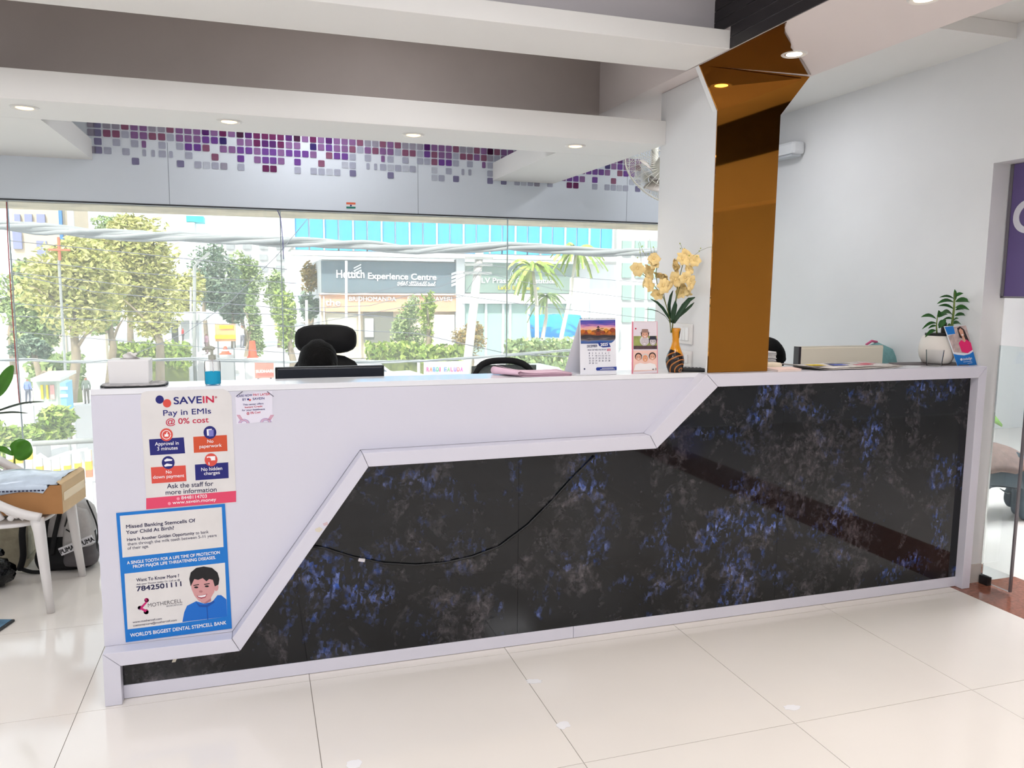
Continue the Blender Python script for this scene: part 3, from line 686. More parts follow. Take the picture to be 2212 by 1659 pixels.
# pink folded papers
pp = thing('paper_stack','pile of folded pale pink papers lying on the counter','paper stack',(P(1165,808,Z=ZT).x,3.12,ZT))
pinkp = mat('pink_paper',(232,196,214),.7,noise=.04,nscale=12)
C4=[P(1138,815,Z=ZT),P(1238,809,Z=ZT),P(1205,800,Z=ZT),P(1096,803,Z=ZT)]
BL=Vector((1.03,3.06,0)); BR=Vector((1.255,3.07,0)); TR=Vector((1.24,3.215,0)); TL=Vector((.955,3.20,0))
for s in range(7):
    rnd=random.Random(s); g=[]; dx=rnd.uniform(-.008,.008); dy=rnd.uniform(-.004,.004)
    for i in range(9):
        u=i/8; row=[]
        for k in range(7):
            v=k/6; p=(BL*(1-u)+BR*u)*(1-v)+(TL*(1-u)+TR*u)*v
            lift=.0008+.0019*s+(.020*(s/6)+.004)*max(0,(.35-u)/.35)**1.5*(.35+.65*v)+.004*(s/6)*math.sin(3*u+v)**2
            row.append((p.x+dx*(1-u)-pp.location.x,p.y+dy-pp.location.y,lift))
        g.append(row)
    MB().sheet(g).build('sheet',pinkp,pp,local=True,smooth='all',solid=.0012)
fold=[]
for i in range(9):
    a=-PI/2+PI*1.0*i/8; fold.append([( (TL*(1-k/6)+BL*k/6).x-pp.location.x-.004-.014*math.cos(a), (TL*(1-k/6)+BL*k/6).y-pp.location.y, .0175+.0165*math.sin(a)*(1-.55*k/6)) for k in range(7)])
MB().sheet(fold).build('folded_edge',pinkp,pp,local=True,smooth='all',solid=.001)
# desk calendar
CP={'Y':3.092}
cal = thing('desk_calendar','standing desk calendar open at December with a sunset lake photo','calendar',(P(1292,800,Y=3.092).x,3.11,ZT))
wp = mat('calendar_paper',(232,232,238),.4)
page=print_poly('front_page',[(1252,689.5),(1329.5,688.5),(1332,808.5),(1253.5,810)],CP,wp,cal,lift=0,th=.0012)
A_=P(1252,690,Y=3.095); B_=P(1329.5,689,Y=3.095); zb=ZT+.0008
MB().add([(A_.x,A_.y+.001,A_.z),(B_.x,B_.y+.001,B_.z),(B_.x-.012,3.205,zb),(A_.x-.022,3.205,zb)],[(0,1,2,3)]).build('back_leaf',wp,cal,solid=.0012)
MB().add([(A_.x-.022,3.205,zb),(B_.x,3.205,zb),(B_.x+.002,3.094,zb),(A_.x-.004,3.094,zb)],[(0,1,2,3)]).build('base_leaf',wp,cal,solid=.001)
MB().prism([(P(1238,813,Y=3.07).x,3.066,zb),(P(1332,811,Y=3.07).x,3.068,zb),(B_.x,3.093,zb),(A_.x-.004,3.093,zb)],(0,0,.0008)).build('front_flap',wp,cal)
rb=MB()
for k in range(26):
    q=P(1254+k*2.95,688,Y=3.093); rb.lathe([(.0022,-.0006),(.0032,-.0006),(.0032,.0006),(.0022,.0006)],(q.x,3.0935,q.z),8,Matrix.Rotation(PI/2,3,'Y'))
rb.build('wire_binding',mat('wire_grey',(110,110,118),.3,metal=1),cal)
def gradmat(name,stops,axis='Z',z0=0,z1=1,wob=.15,scale=18):
    m=bpy.data.materials.new(name); m.use_nodes=True; nt=m.node_tree; b=nt.nodes['Principled BSDF']; b.inputs['Roughness'].default_value=.35
    N=nt.nodes.new; k=nt.links.new; tc=N('ShaderNodeTexCoord'); sx=N('ShaderNodeSeparateXYZ'); nz=N('ShaderNodeTexNoise'); nz.inputs['Scale'].default_value=scale
    mp=N('ShaderNodeMapping'); mp.inputs['Scale'].default_value=(.4,1,2.2); k(tc.outputs['Generated'],sx.inputs[0]); k(tc.outputs['Generated'],mp.inputs[0]); k(mp.outputs[0],nz.inputs['Vector']); nz.inputs['Scale'].default_value=scale/4
    ad=N('ShaderNodeMath'); ad.operation='MULTIPLY_ADD'; ad.inputs[1].default_value=wob; k(nz.outputs[0],ad.inputs[0]); k(sx.outputs[axis],ad.inputs[2])
    sb_=N('ShaderNodeMath'); sb_.operation='SUBTRACT'; sb_.inputs[1].default_value=wob*.5; k(ad.outputs[0],sb_.inputs[0])
    r=N('ShaderNodeValToRGB'); k(sb_.outputs[0],r.inputs[0]); el=r.color_ramp.elements
    el[0].position=stops[0][0]; el[0].color=(*lin(stops[0][1]),1); el[1].position=stops[-1][0]; el[1].color=(*lin(stops[-1][1]),1)
    for p,c in stops[1:-1]: e=el.new(p); e.color=(*lin(c),1)
    k(r.outputs[0],b.inputs['Base Color']); return m
print_poly('lake_photo',[(1253.5,692),(1329,691),(1329.5,730),(1327,735.5),(1321,740.5),(1312,742),(1254.5,742.5)],CP,gradmat('sunset_print',[(0,(40,70,130)),(.08,(60,96,160)),(.16,(120,110,110)),(.24,(60,52,60)),(.34,(40,38,46)),(.42,(170,96,30)),(.56,(120,70,34)),(.60,(236,190,140)),(.72,(222,150,170)),(.82,(110,80,170)),(1,(30,70,160))],wob=.35,scale=26),page,lift=.0008)
pag=mat('pagoda_print',(50,34,40),.5)
for k,(x,y,w) in enumerate([(1292,706,3.5),(1292,711,6),(1292,716,8)]): print_poly('pagoda_roof',[(x-w,y+2),(x,y-2.5),(x+w,y+2)],CP,pag,page,lift=.0011)
print_poly('pagoda_body',[(1287,716),(1297,716),(1297,724),(1287,724)],CP,mat('pagoda_wall',(130,60,40),.5),page,lift=.0012)
autm=[mat('autumn_print_a',(196,104,34),.6),mat('autumn_print_b',(150,66,40),.6),mat('autumn_print_c',(216,140,50),.6)]
for k,(x,y,r) in enumerate([(1259,716,5),(1266,719,4),(1273,716,5),(1280,720,4),(1303,718,4.5),(1309,714,5.5),(1316,718,5),(1323,713,6)]): print_poly('autumn_tree',ellpix(x,y,r,r*.8,12),CP,autm[k%3],page,lift=.0010)
navyb=mat('calendar_navy',(24,52,140),.4)
print_poly('year_badge',[(1291,739.5),(1308,739),(1316,742.5),(1319,749.5),(1302,750.5),(1294,747)],CP,navyb,page,lift=.0012)
text('lettering','2025',(1297,747.5),(1312.5,746.5),6,CP,wp,page,lift=.0018,bold=.03)
text('lettering','DECEMBER',(1268,750.5),(1290,749.5),5.2,CP,mat('calendar_ink',(70,74,110),.5),page,lift=.0012,bold=.012)
ink=mat('calendar_ink')
text('lettering','MON TUE WED THU FRI SAT',(1269.5,757.5),(1310,756.5),2.8,CP,ink,page,lift=.0012,bold=.0)
print_poly('sunday_box',[(1311.5,753.5),(1318.5,753.2),(1318.5,757.6),(1311.5,758)],CP,mat('calendar_red',(214,40,90),.4),page,lift=.0012)
text('lettering','SUN',(1312.5,757),(1317.5,756.8),2.6,CP,wp,page,lift=.0018)
for r in range(5):
    for c in range(7):
        d=r*7+c+1
        if d<=31:
            x=1272+c*7.0; y=764.5+r*5.4
            text('date',str(d),(x,y),(x+(1.6 if d<10 else 3.4),y),3.2,CP,ink,page,lift=.0012,bold=.0)
print_poly('logo_dot',ellpix(1262.5,797,1.8),CP,ink,page,lift=.0012)
print_poly('footer_bar',[(1289,793.5),(1332,792),(1332,799.5),(1289,800.5),(1287,797)],CP,navyb,page,lift=.0012)
print_poly('fine_print',[(1300,795.2),(1325,794.4),(1325,795.4),(1300,796.2)],CP,wp,page,lift=.0018)
print_poly('fine_print',[(1296,797.6),(1328,796.6),(1328,797.4),(1296,798.4)],CP,wp,page,lift=.0018)
# leaflet holder with two printed photos
BP={'Y':3.088}
br=thing('leaflet_holder','pink-edged leaflet stand with two family photos beside the vase','leaflet stand',(P(1393,800,Y=3.088).x,3.10,ZT))
pk=mat('leaflet_pink',(226,130,150),.4); lf=mat('leaflet_face',(226,216,224),.4)
print_poly('back_board',[(1365.5,694.5),(1420,694.5),(1421.5,806.5),(1365,808.5)],BP,pk,br,lift=-.001,th=.003)
lsheet=print_poly('front_sheet',[(1368,695),(1418.5,695),(1419.5,805),(1367.5,807)],BP,lf,br,lift=.0004)
MB().obox(P(1393,806,Y=3.12)*1.0+Vector((0,0,-(P(1393,806,Y=3.12).z-ZT-.0015))),(.05,0,0),(0,.03,0),(0,0,.001)).build('foot_plate',lf,br)
print_poly('photo_field',[(1368.5,726),(1418.5,725.5),(1419,753),(1368.5,753.5)],BP,mat('photo_green',(150,160,90),.5,noise=.3,nscale=30),lsheet,lift=.0008)
print_poly('photo_field',[(1368,757),(1419,756.5),(1419.5,800),(1367.5,803)],BP,mat('photo_blush',(236,196,184),.5,noise=.1,nscale=20),lsheet,lift=.0008)
pskin=mat('photo_skin',(214,160,136),.5); pskd=mat('photo_skin_grey',(196,186,190),.5); phair=mat('photo_hair',(44,30,28),.5); pwh=mat('photo_white',(236,232,232),.5)
def face(x,y,r,sk,hr,tilt=0,hat=None):
    print_poly('printed_hair',ellpix(x,y-r*.25,r*1.12,r*1.2,14),BP,hr,lsheet,lift=.0010)
    print_poly('printed_face',ellpix(x,y,r*.85,r*1.05,14),BP,sk,lsheet,lift=.0012)
    for s in (-1,1): print_poly('printed_eye',ellpix(x+s*r*.35,y-r*.15,r*.14,r*.1,6),BP,hr,lsheet,lift=.0014)
    print_poly('printed_smile',[(x-r*.35,y+r*.42),(x+r*.35,y+r*.42),(x,y+r*.68)],BP,pwh,lsheet,lift=.0014)
    if hat: print_poly('printed_hat',[(x-r*1.5,y-r*.55),(x-r*.9,y-r*.7),(x-r*.8,y-r*1.5),(x+r*.8,y-r*1.5),(x+r*.9,y-r*.7),(x+r*1.5,y-r*.55)],BP,hat,lsheet,lift=.0015)
face(1393,723,8,pskin,phair,hat=mat('photo_hat',(150,120,110),.5)); face(1392,738,9,pskd,mat('photo_greyhair',(210,206,210),.5)); face(1410,738,8,pskd,phair,hat=mat('photo_cap',(40,40,60),.5))
print_poly('photo_strip',[(1368.5,747),(1419,746.5),(1419,754),(1368.5,754.5)],BP,mat('photo_dark',(80,60,66),.5,noise=.4,nscale=50),lsheet,lift=.0016)
face(1379,772,7,pskin,phair); face(1393.5,774,7,mat('photo_skin_warm',(222,150,110),.5),mat('photo_silver',(206,200,200),.5)); face(1409,771,7,pskin,phair)
print_poly('printed_shirts',[(1369,800),(1372,788),(1382,784),(1393,786),(1404,784),(1415,787),(1418.5,799)],BP,pwh,lsheet,lift=.0015)
text('lettering','+1',(1408,800.5),(1417,799.5),5,BP,phair,lsheet,lift=.0018,bold=.02); print_poly('leaflet_logo',ellpix(1373,710,1.8),BP,mat('print_red'),lsheet,lift=.0009)
# vase with cloth orchids
VX,VY=P(1449,802,Z=ZT).x,3.105
vase=thing('flower_vase','amber and black striped vase holding cream cloth orchids','vase',(VX,VY,ZT))
def vasemat():
    m=bpy.data.materials.new('amber_black_glaze'); m.use_nodes=True; nt=m.node_tree; b=nt.nodes['Principled BSDF']; b.inputs['Roughness'].default_value=.12
    N=nt.nodes.new; k=nt.links.new; tc=N('ShaderNodeTexCoord'); mp=N('ShaderNodeMapping'); mp.inputs['Location'].default_value=(-.012,.03,-.012)
    wv=N('ShaderNodeTexWave'); wv.wave_type='RINGS'; wv.rings_direction='SPHERICAL'; wv.inputs['Scale'].default_value=17; wv.inputs['Distortion'].default_value=1.2; wv.inputs['Detail'].default_value=1
    k(tc.outputs['Object'],mp.inputs[0]); k(mp.outputs[0],wv.inputs['Vector'])
    r=N('ShaderNodeValToRGB'); r.color_ramp.interpolation='CONSTANT'; r.color_ramp.elements[0].color=(*lin((26,14,12)),1); r.color_ramp.elements[1].position=.84; r.color_ramp.elements[1].color=(*lin((170,104,44)),1); k(wv.outputs['Fac'],r.inputs[0])
    sx=N('ShaderNodeSeparateXYZ'); k(tc.outputs['Object'],sx.inputs[0]); th=N('ShaderNodeMath'); th.operation='MULTIPLY_ADD'; th.inputs[1].default_value=.55; k(sx.outputs['X'],th.inputs[0]); k(sx.outputs['Z'],th.inputs[2])
    gt=N('ShaderNodeMath'); gt.operation='GREATER_THAN'; gt.inputs[1].default_value=.088; k(th.outputs[0],gt.inputs[0])
    mx=N('ShaderNodeMix'); mx.data_type='RGBA'; k(gt.outputs[0],mx.inputs[0]); k(r.outputs[0],mx.inputs[6]); mx.inputs[7].default_value=(*lin((206,136,16)),1); k(mx.outputs[2],b.inputs['Base Color']); return m
prof=[(.001,.0003),(.027,.0003),(.029,.003),(.036,.02),(.0405,.042),(.0405,.055),(.036,.075),(.026,.098),(.0185,.118),(.015,.135),(.0148,.150),(.017,.172),(.0205,.193),(.019,.194),(.013,.16),(.001,.15)]
MB().lathe(prof,n=36).build('vase_body',vasemat(),vase,local=True,smooth='all')
MB().prism([(.004,-.0205,.192),(.018,-.012,.192),(.0145,-.0105,.165),(.010,-.0145,.150)],(0,.003,0)).build('dark_teardrop',mat('teardrop_black',(20,14,14),.2),vase,local=True)
petm=mat('cream_petal',(240,212,150),.7,noise=.10,nscale=60); stm=mat('stem_green',(110,116,50),.6); lfm=mat('dark_leaf',(28,62,36),.4,noise=.2,nscale=20); bud=mat('bud_green',(150,160,40),.6)
def zp(x,y,dy=0): 
    q=P(1220+x/5.026,500+y/5.026,Y=VY+dy); return Vector((q.x-VX,q.y-VY,q.z-ZT))
def blossom(c,facing,s,seed):
    rnd=random.Random(seed); b=MB(); f=Vector(facing).normalized(); u=f.cross(Vector((0,0,1))).normalized(); w=u.cross(f)
    for k in range(6):
        a=2*PI*k/6+rnd.uniform(-.25,.25); d=u*math.cos(a)+w*math.sin(a); n2=f.cross(d); L_=s*rnd.uniform(.85,1.2); wd=L_*.50; g=[]
        for i in range(5):
            t=i/4; wth=wd*math.sin(PI*min(1,.12+t*.86))**.8; lift=.35*L_*math.sin(t*PI*.8)+ (rnd.uniform(-.1,.1))*L_*t
            g.append([c+d*(L_*t)+f*(lift+.12*L_*math.cos(2*e)*t)+n2*(wth*e) for e in (-1,-.4,.4,1)])
        b.sheet(g)
    b.ell(c+f*s*.15,s*.16,s*.16,s*.2,8,6)
    return b.build('blossom',petm,vase,local=True,smooth='all')
Ls=[(790,400),(960,300),(985,390),(890,440),(905,520),(900,595),(1040,510),(1060,590),(1010,690),(1125,570),(960,350)]
Rs=[(1300,255),(1230,375),(1405,315),(1345,415),(1200,520),(1300,500),(1345,560),(1240,590),(1280,665),(1325,620),(1270,310)]
for i,(x,y) in enumerate(Ls+Rs):
    rnd=random.Random(i+50); dy=rnd.uniform(-.035,.035); c=zp(x,y,dy)
    blossom(c,(rnd.uniform(-.6,.6),-1+rnd.uniform(0,.5) if dy<.01 else rnd.uniform(-.5,.6),rnd.uniform(-.3,.5)),.0315*rnd.uniform(.85,1.15),i)
def stem(pl,r=.0016,dy=0,m=stm):
    MB().tube([tuple(zp(x,y,dy*(1-i/len(pl)))) for i,(x,y) in enumerate(pl)],r,6).build('stem',m,vase,local=True,smooth='all')
stem([(800,430),(900,505),(960,575),(1030,660),(1080,740),(1115,850),(1145,980),(1152,1100)],.0016,.01); stem([(1010,330),(990,450),(1000,560),(1060,690),(1100,800),(1140,950),(1150,1100)],.0016,-.02); stem([(1300,290),(1270,400),(1240,520),(1215,660),(1195,800),(1175,950),(1158,1100)],.0016,.0); stem([(1420,330),(1330,430),(1260,560),(1220,700),(1190,850),(1165,1100)],.0016,.02); stem([(1040,590),(1075,680),(1090,760),(1130,900),(1155,1100)],.0016,.03)
for pl,bs in [([(830,330),(820,230),(800,120)],[(790,285),(818,225),(845,160)]),([(890,280),(850,215),(812,110)],[(850,215),(830,165)]),([(945,260),(930,160),(922,80)],[(962,170)]),([(1285,220),(1262,150),(1250,125)],[(1250,130),(1256,185),(1300,185),(1300,205)]),([(1390,270),(1470,210),(1540,180),(1602,165)],[(1460,213),(1475,183),(1435,270),(1350,262)]),([(980,250),(965,170)],[(905,245)])]:
    fwd_=-.085 if pl[0][0]==1390 else 0
    MB().tube([tuple(zp(x,y,fwd_*(.3+.7*i/(len(pl)-1)))) for i,(x,y) in enumerate(pl)],.0007,6).build('stem',stm,vase,local=True,smooth='all')
    for x,y in bs: MB().ell(zp(x,y,fwd_*.6),.0022,.0022,.0034,8,6).build('bud',bud,vase,local=True,smooth='all')
def leaf(pl,wid,dy,up=(0,-1,.2)):
    c=[zp(x,y,dy*(i/(len(pl)-1))) for i,(x,y) in enumerate(pl)]; n=len(c); g=[]
    for i,p in enumerate(c):
        t=(c[min(i+1,n-1)]-c[max(i-1,0)]).normalized(); s=t.cross(Vector(up)).normalized(); w=wid*math.sin(PI*(.06+.92*i/(n-1)))**.7; f=s.cross(t)
        g.append([p+s*w*e+f*(abs(e)*w*.25) for e in (-1,-.5,0,.5,1)])
    MB().sheet(g).build('leaf',lfm,vase,local=True,smooth='all',solid=.0006)
leaf([(1160,990),(1120,920),(1060,830),(1000,770),(930,730)],.007,-.03); leaf([(1150,1000),(1090,920),(1010,870),(940,850),(870,845)],.006,-.01,(0,-.4,1))
leaf([(1140,990),(1135,900),(1130,800),(1150,700),(1175,640)],.008,.02); leaf([(1175,1000),(1170,930),(1180,860),(1195,800),(1200,750)],.0135,-.03)
leaf([(1185,990),(1230,900),(1290,810),(1350,740),(1415,715)],.0125,.0); leaf([(1190,1000),(1240,920),(1310,860),(1370,805),(1405,770)],.007,.02)
# remote control
rm=thing('remote_control','black handheld remote lying beside the vase','remote',(P(1490,801,Z=ZT).x,3.095,ZT),rz=-.5)
MB().box(-.062,.062,-.020,.020,.0005,.018).build('shell',plb,rm,local=True,bevel=.006,seg=3)
for i in range(5):
    for k in range(3): MB().box(-.045+i*.016,-.036+i*.016,-.012+k*.009,-.006+k*.009,.018,.0195).build('button',mat('remote_button',(70,72,80),.5),rm,local=True)
# switch plates on the column side
swm=mat('switch_plate',(236,234,230),.3); swr=mat('switch_rocker',(244,244,242),.25)
for (za,zb_,lab,nr) in ((1.252,1.345,'white switch plate on the column above the remote, upper of two',3),(1.150,1.222,'white switch plate on the column, lower of two behind the vase',2)):
    s=thing('switch_plate',lab,'light switch',(1.88,3.255,za),group='switch plates on the column side')
    MB().box(-.010,-.0003,-.088,.088,0,zb_-za).build('plate',swm,s,local=True,bevel=.003)
    for k in range(nr): MB().box(-.0145,-.0101,-.066+k*.028,-.040+k*.028,.016,zb_-za-.016).build('rocker',swr,s,local=True,bevel=.002)
    for k in range(1): MB().lathe([(.001,0),(.014,0),(.014,.003),(.001,.003)],(-.0105,.048,(zb_-za)/2),16,Matrix.Rotation(-PI/2,3,'Y')).build('socket',mat('socket_grey',(214,212,208),.4),s,local=True)
# right-hand counter end -------------------------------------------------
pad=thing('note_pad','flat pink-white note pad on the counter beside the bronze column','note pad',(2.30,3.06,ZT))
MB().prism([(2.215,2.996,ZT+.0004),(2.345,3.004,ZT+.0004),(2.365,3.10,ZT+.0004),(2.215,3.10,ZT+.0004)],(0,0,.009)).build('pages',mat('pad_pages',(240,222,214),.6,noise=.03,nscale=40),pad)
MB().prism([(2.213,2.994,ZT+.0096),(2.347,3.002,ZT+.0096),(2.367,3.102,ZT+.0096),(2.213,3.102,ZT+.0096)],(0,0,.0012)).build('cover',mat('pad_cover',(246,214,204),.5),pad)
env=tag(MB().box(-.085,.05,-.035,.04,0,.026).build('envelope_bundle',mat('cream_envelope',(240,226,204),.6,noise=.04,nscale=30),origin=None,bevel=.010,seg=3),'rounded bundle of cream envelopes behind the pink note pad','envelope bundle'); env.location=(2.29,3.165,ZT+.0005)
tr=thing('document_tray','black tiered document tray with loose white papers before the woman','document tray',(2.31,3.36,.745))
for x in (-.085,.075): MB().box(x,x+.006,-.10,.10,0,.42).build('side_frame',plb,tr,local=True)
zz=P(1670,757,Y=3.30).z-.745
for i,h in enumerate((.02,.14,.26,zz-.055)):
    MB().box(-.079,.075,-.11,.11,h,h+.004).build('shelf',plb,tr,local=True)
for i in range(8):
    rnd=random.Random(i); o=rnd.uniform(-.01,.01)
    MB().box(-.077,.076+o,-.115+o,.105,zz-.05+i*.0062,zz-.045+i*.0062).build('paper',mat('white_paper',(234,232,236),.7),tr,local=True,bevel=.0015)
news=thing('newspaper','folded colour newspaper lying open on the counter before the cream monitor','newspaper',(2.65,3.07,ZT))
npm=mat('newsprint',(222,216,212),.8,noise=.22,nscale=45)
def nsheet(x0,x1,y0,y1,z,seed,skew):
    g=[]
    for i in range(15):
        u=i/14; row=[]
        for k in range(8):
            v=k/7; row.append((x0+(x1-x0)*u+skew*v-news.location.x, y0+(y1-y0)*v+.012*u-news.location.y, z-ZT+.0035*abs(math.sin(4*u+seed))+.006*max(0,u-.85)*6+.010*max(0,.12-u)*8))
        g.append(row)
    return MB().sheet(g).build('page',npm,news,local=True,smooth='all',solid=.0009)
nsheet(2.43,2.94,3.00,3.205,ZT+.0015,0,-.05); nsheet(2.44,2.93,3.008,3.21,ZT+.0045,1,-.05); nsheet(2.40,2.92,3.02,3.215,ZT+.0075,2,-.06)
for i,(x,y,w,d,c) in enumerate([(2.48,3.10,.10,.06,(226,196,60)),(2.60,3.09,.10,.05,(96,110,190)),(2.72,3.08,.12,.03,(226,120,140)),(2.80,3.12,.09,.05,(214,120,130)),(2.62,3.16,.16,.03,(150,150,150))]):
    MB().box(x,x+w*.8,y,y+d,ZT+.0125,ZT+.0132).build('printed_picture',mat('news_ink%d'%i,c,.8,noise=.3,nscale=60),news)
gl=thing('glass_tumbler','small clear empty glass tumbler beside the white plant pot','glass',(P(1994,788,Z=ZT).x,3.062,ZT))
tg=thin_glass('tumbler_glass',(.975,.98,.985),1.07)
MB().lathe([(.001,.0003),(.031,.0003),(.034,.002),(.0405,.080),(.0385,.080),(.0322,.007),(.001,.006)],n=36).build('tumbler',tg,gl,local=True,smooth=True)
# dark sheet, pot plant, leaning card
sh=thing('dark_folder','thin dark folder lying flat under the plant pot','folder',(3.25,3.14,ZT))
MB().prism([(3.02,3.165,ZT+.0003),(3.33,3.05,ZT+.0003),(3.42,3.06,ZT+.0003),(3.42,3.23,ZT+.0003),(3.05,3.235,ZT+.0003)],(0,0,.0035)).build('cover',mat('folder_grey',(92,82,84),.5),sh)
PX,PY=3.268,3.150
pot=thing('potted_plant','leafy green houseplant in a round white pot at the counter end','plant',(PX,PY,ZT+.004))
MB().lathe([(.001,0),(.055,0),(.066,.006),(.080,.035),(.085,.065),(.083,.095),(.074,.128),(.066,.140),(.062,.140),(.066,.12),(.05,.10),(.001,.10)],n=40).build('pot',mat('pot_white',(232,226,218),.45,noise=.02,nscale=6),pot,local=True,smooth=True)
MB().lathe([(.001,.105),(.056,.105),(.060,.150),(.058,.152),(.001,.151)],n=28).build('inner_pot',mat('nursery_pot',(24,24,24),.6),pot,local=True,smooth=True)
plf=mat('plant_leaf',(44,104,36),.4,noise=.45,nscale=14); pst=mat('plant_stem',(120,140,60),.5)
def pp_(x,y,d=0): q=P(1640+x/3.867,600+y/3.867,Y=PY+d); return Vector((q.x-PX,q.y-PY,q.z-ZT-.004))
MB().tube([tuple(pp_(1610,480)),tuple(pp_(1612,380)),tuple(pp_(1628,250)),tuple(pp_(1632,120))],[.008,.006,.005,.003],8).build('stem',pst,pot,local=True,smooth='all')
MB().tube([tuple(pp_(1485,490)),tuple(pp_(1480,400)),tuple(pp_(1490,310))],[.004,.003,.002],8).build('stem',pst,pot,local=True,smooth='all')
MB().tube([tuple(pp_(1540,490,.02)),tuple(pp_(1545,380,.02))],[.014,.013],10).build('cut_cane',mat('cane_dark',(56,52,44),.7),pot,local=True,smooth='all')
def pleaf(a,b,w,d0=0,d1=0,sag=.12):
    A=pp_(*a,d0); B=pp_(*b,d1); n=7; g=[]; Lg=(B-A).length
    t=(B-A).normalized(); s=t.cross(Vector((0,-.75,.66))).normalized(); f=s.cross(t)
    for i in range(n):
        u=i/(n-1); p=A.lerp(B,u)+Vector((0,0,sag*Lg*math.sin(PI*u))); ww=1.35*w*math.sin(PI*min(1,.05+.93*u**.85))**.9
        g.append([p+s*ww*e+f*abs(e)*ww*.35 for e in (-1,-.5,0,.5,1)])
    MB().sheet(g).build('leaf',plf,pot,local=True,smooth='all',solid=.0005)
for a,b,w,d in [((1630,200),(1632,97),.009,0),((1632,160),(1705,130),.007,-.02),((1628,175),(1505,165),.006,.02),((1640,200),(1780,212),.012,-.02),((1625,205),(1485,218),.008,0),((1640,250),(1755,270),.011,-.03),((1625,262),(1497,235),.008,.03),((1640,270),(1745,290),.007,.03),((1620,320),(1520,298),.011,-.03),((1635,318),(1740,325),.008,0),((1620,345),(1535,350),.006,.03),((1615,370),(1665,340),.010,-.03),((1612,385),(1690,395),.008,.02),
        ((1490,330),(1497,272),.011,-.01),((1480,345),(1352,328),.009,0),((1495,330),(1575,310),.009,.03),((1482,380),(1360,430),.006,-.02),((1480,400),(1410,425),.005,.02),((1475,440),(1385,498),.007,-.02),((1495,400),(1570,380),.011,.02),((1500,420),(1560,350),.010,-.01),((1615,420),(1570,400),.008,-.02)]:
    pleaf(a,b,w,0,d)
KP={'Y':3.056}
card=thing('leaning_card','blue and white clear aligner leaflet leaning against the plant pot','leaflet',(P(2088,788,Y=3.056).x,3.056,ZT))
cw=mat('card_white',(236,240,246),.35)
TLc,TRc,BRc,BLc=(2038.8,704.7),(2086.6,703),(2110,788),(2068,789.8)
def cpt(u,v): 
    return ((TLc[0]*(1-u)+TRc[0]*u)*(1-v)+(BLc[0]*(1-u)+BRc[0]*u)*v, (TLc[1]*(1-u)+TRc[1]*u)*(1-v)+(BLc[1]*(1-u)+BRc[1]*u)*v)
csheet=print_poly('sheet',[TLc,TRc,BRc,BLc],KP,cw,card,lift=0,th=.0015)
cb_=mat('card_blue',(16,120,206),.35)
print_poly('blue_foot',[cpt(0,.70),cpt(.2,.73),cpt(.5,.75),cpt(.8,.72),cpt(1,.66),cpt(1,1),cpt(0,1)],KP,cb_,csheet,lift=.0005)
print_poly('blue_corner',[cpt(.02,.02),cpt(.42,.0),cpt(.40,.20),cpt(.04,.22)],KP,cb_,csheet,lift=.0005)
print_poly('photo_ground',[cpt(.04,.24),cpt(.40,.20),cpt(.42,.02),cpt(1,.0),cpt(1,.62),cpt(.6,.70),cpt(.05,.66)],KP,mat('card_photo',(196,176,172),.5,noise=.35,nscale=40),csheet,lift=.0004)
print_poly('printed_hair',[cpt(.55,.30),cpt(.56,.06),cpt(.72,.02),cpt(.86,.10),cpt(.95,.42),cpt(.80,.36)],KP,phair,csheet,lift=.0008)
print_poly('printed_face',[cpt(*p) for p in [(.60,.12),(.70,.06),(.79,.12),(.79,.24),(.71,.31),(.63,.25)]],KP,pskin,csheet,lift=.0010)
print_poly('printed_smile',[cpt(*p) for p in [(.65,.225),(.76,.215),(.71,.26)]],KP,wht,csheet,lift=.0012)
print_poly('printed_neck',[cpt(*p) for p in [(.66,.28),(.77,.27),(.80,.40),(.66,.41)]],KP,pskin,csheet,lift=.0009)
print_poly('printed_shirt',[cpt(*p) for p in [(.44,.66),(.42,.44),(.58,.36),(.72,.42),(.84,.35),(1.0,.44),(.98,.62),(.7,.70)]],KP,mat('card_pink',(232,26,110),.5),csheet,lift=.0011)
text('lettering','invisalign',cpt(.38,.875),cpt(.82,.855),5.5,KP,wht,csheet,lift=.0012,bold=.01); print_poly('logo_dot',ellpix(*cpt(.30,.85),2.6),KP,wht,csheet,lift=.0010)
for v,u0 in ((.91,.36),(.95,.55)): print_poly('fine_print',[cpt(u0,v),cpt(.80,v-.012),cpt(.80,v-.002),cpt(u0,v+.010)],KP,cw,csheet,lift=.0010)
# teal bag behind the desk
tbg=thing('school_bag','teal bag with a pink strap standing behind the cream monitor','bag',(P(1893,760,Y=3.66).x,3.66,.746))
teal=mat('teal_cloth',(128,176,176),.85,noise=.12,nscale=50); zt=P(1905,740,Y=3.62).z-.746; hw=P(1937,775,Y=3.66).x-tbg.location.x
b=MB(); vs=[]; 
prof=[]
for i in range(13):
    t=i/12; r=1-.10*(1-t)**4 if t<.6 else math.sqrt(max(0,1-((t-.6)/.4)**2)); prof.append((r,t*zt))
g=[]
for r,z in prof: g.append([(hw*max(r,.02)*math.copysign(abs(math.cos(a))**.7,math.cos(a)), .10*max(r,.02)*math.copysign(abs(math.sin(a))**.7,math.sin(a)), z) for a in [2*PI*k/28 for k in range(29)]])
MB().sheet(g).build('body',teal,tbg,local=True,smooth='all')
MB().tube([(hw*.62,-.092,zt*.55),(hw*.70,-.09,zt*.70),(hw*.76,-.085,zt*.82),(hw*.72,-.07,zt*.92)],.011,8).build('strap',mat('pink_strap',(226,110,150),.7),tbg,local=True,smooth='all')
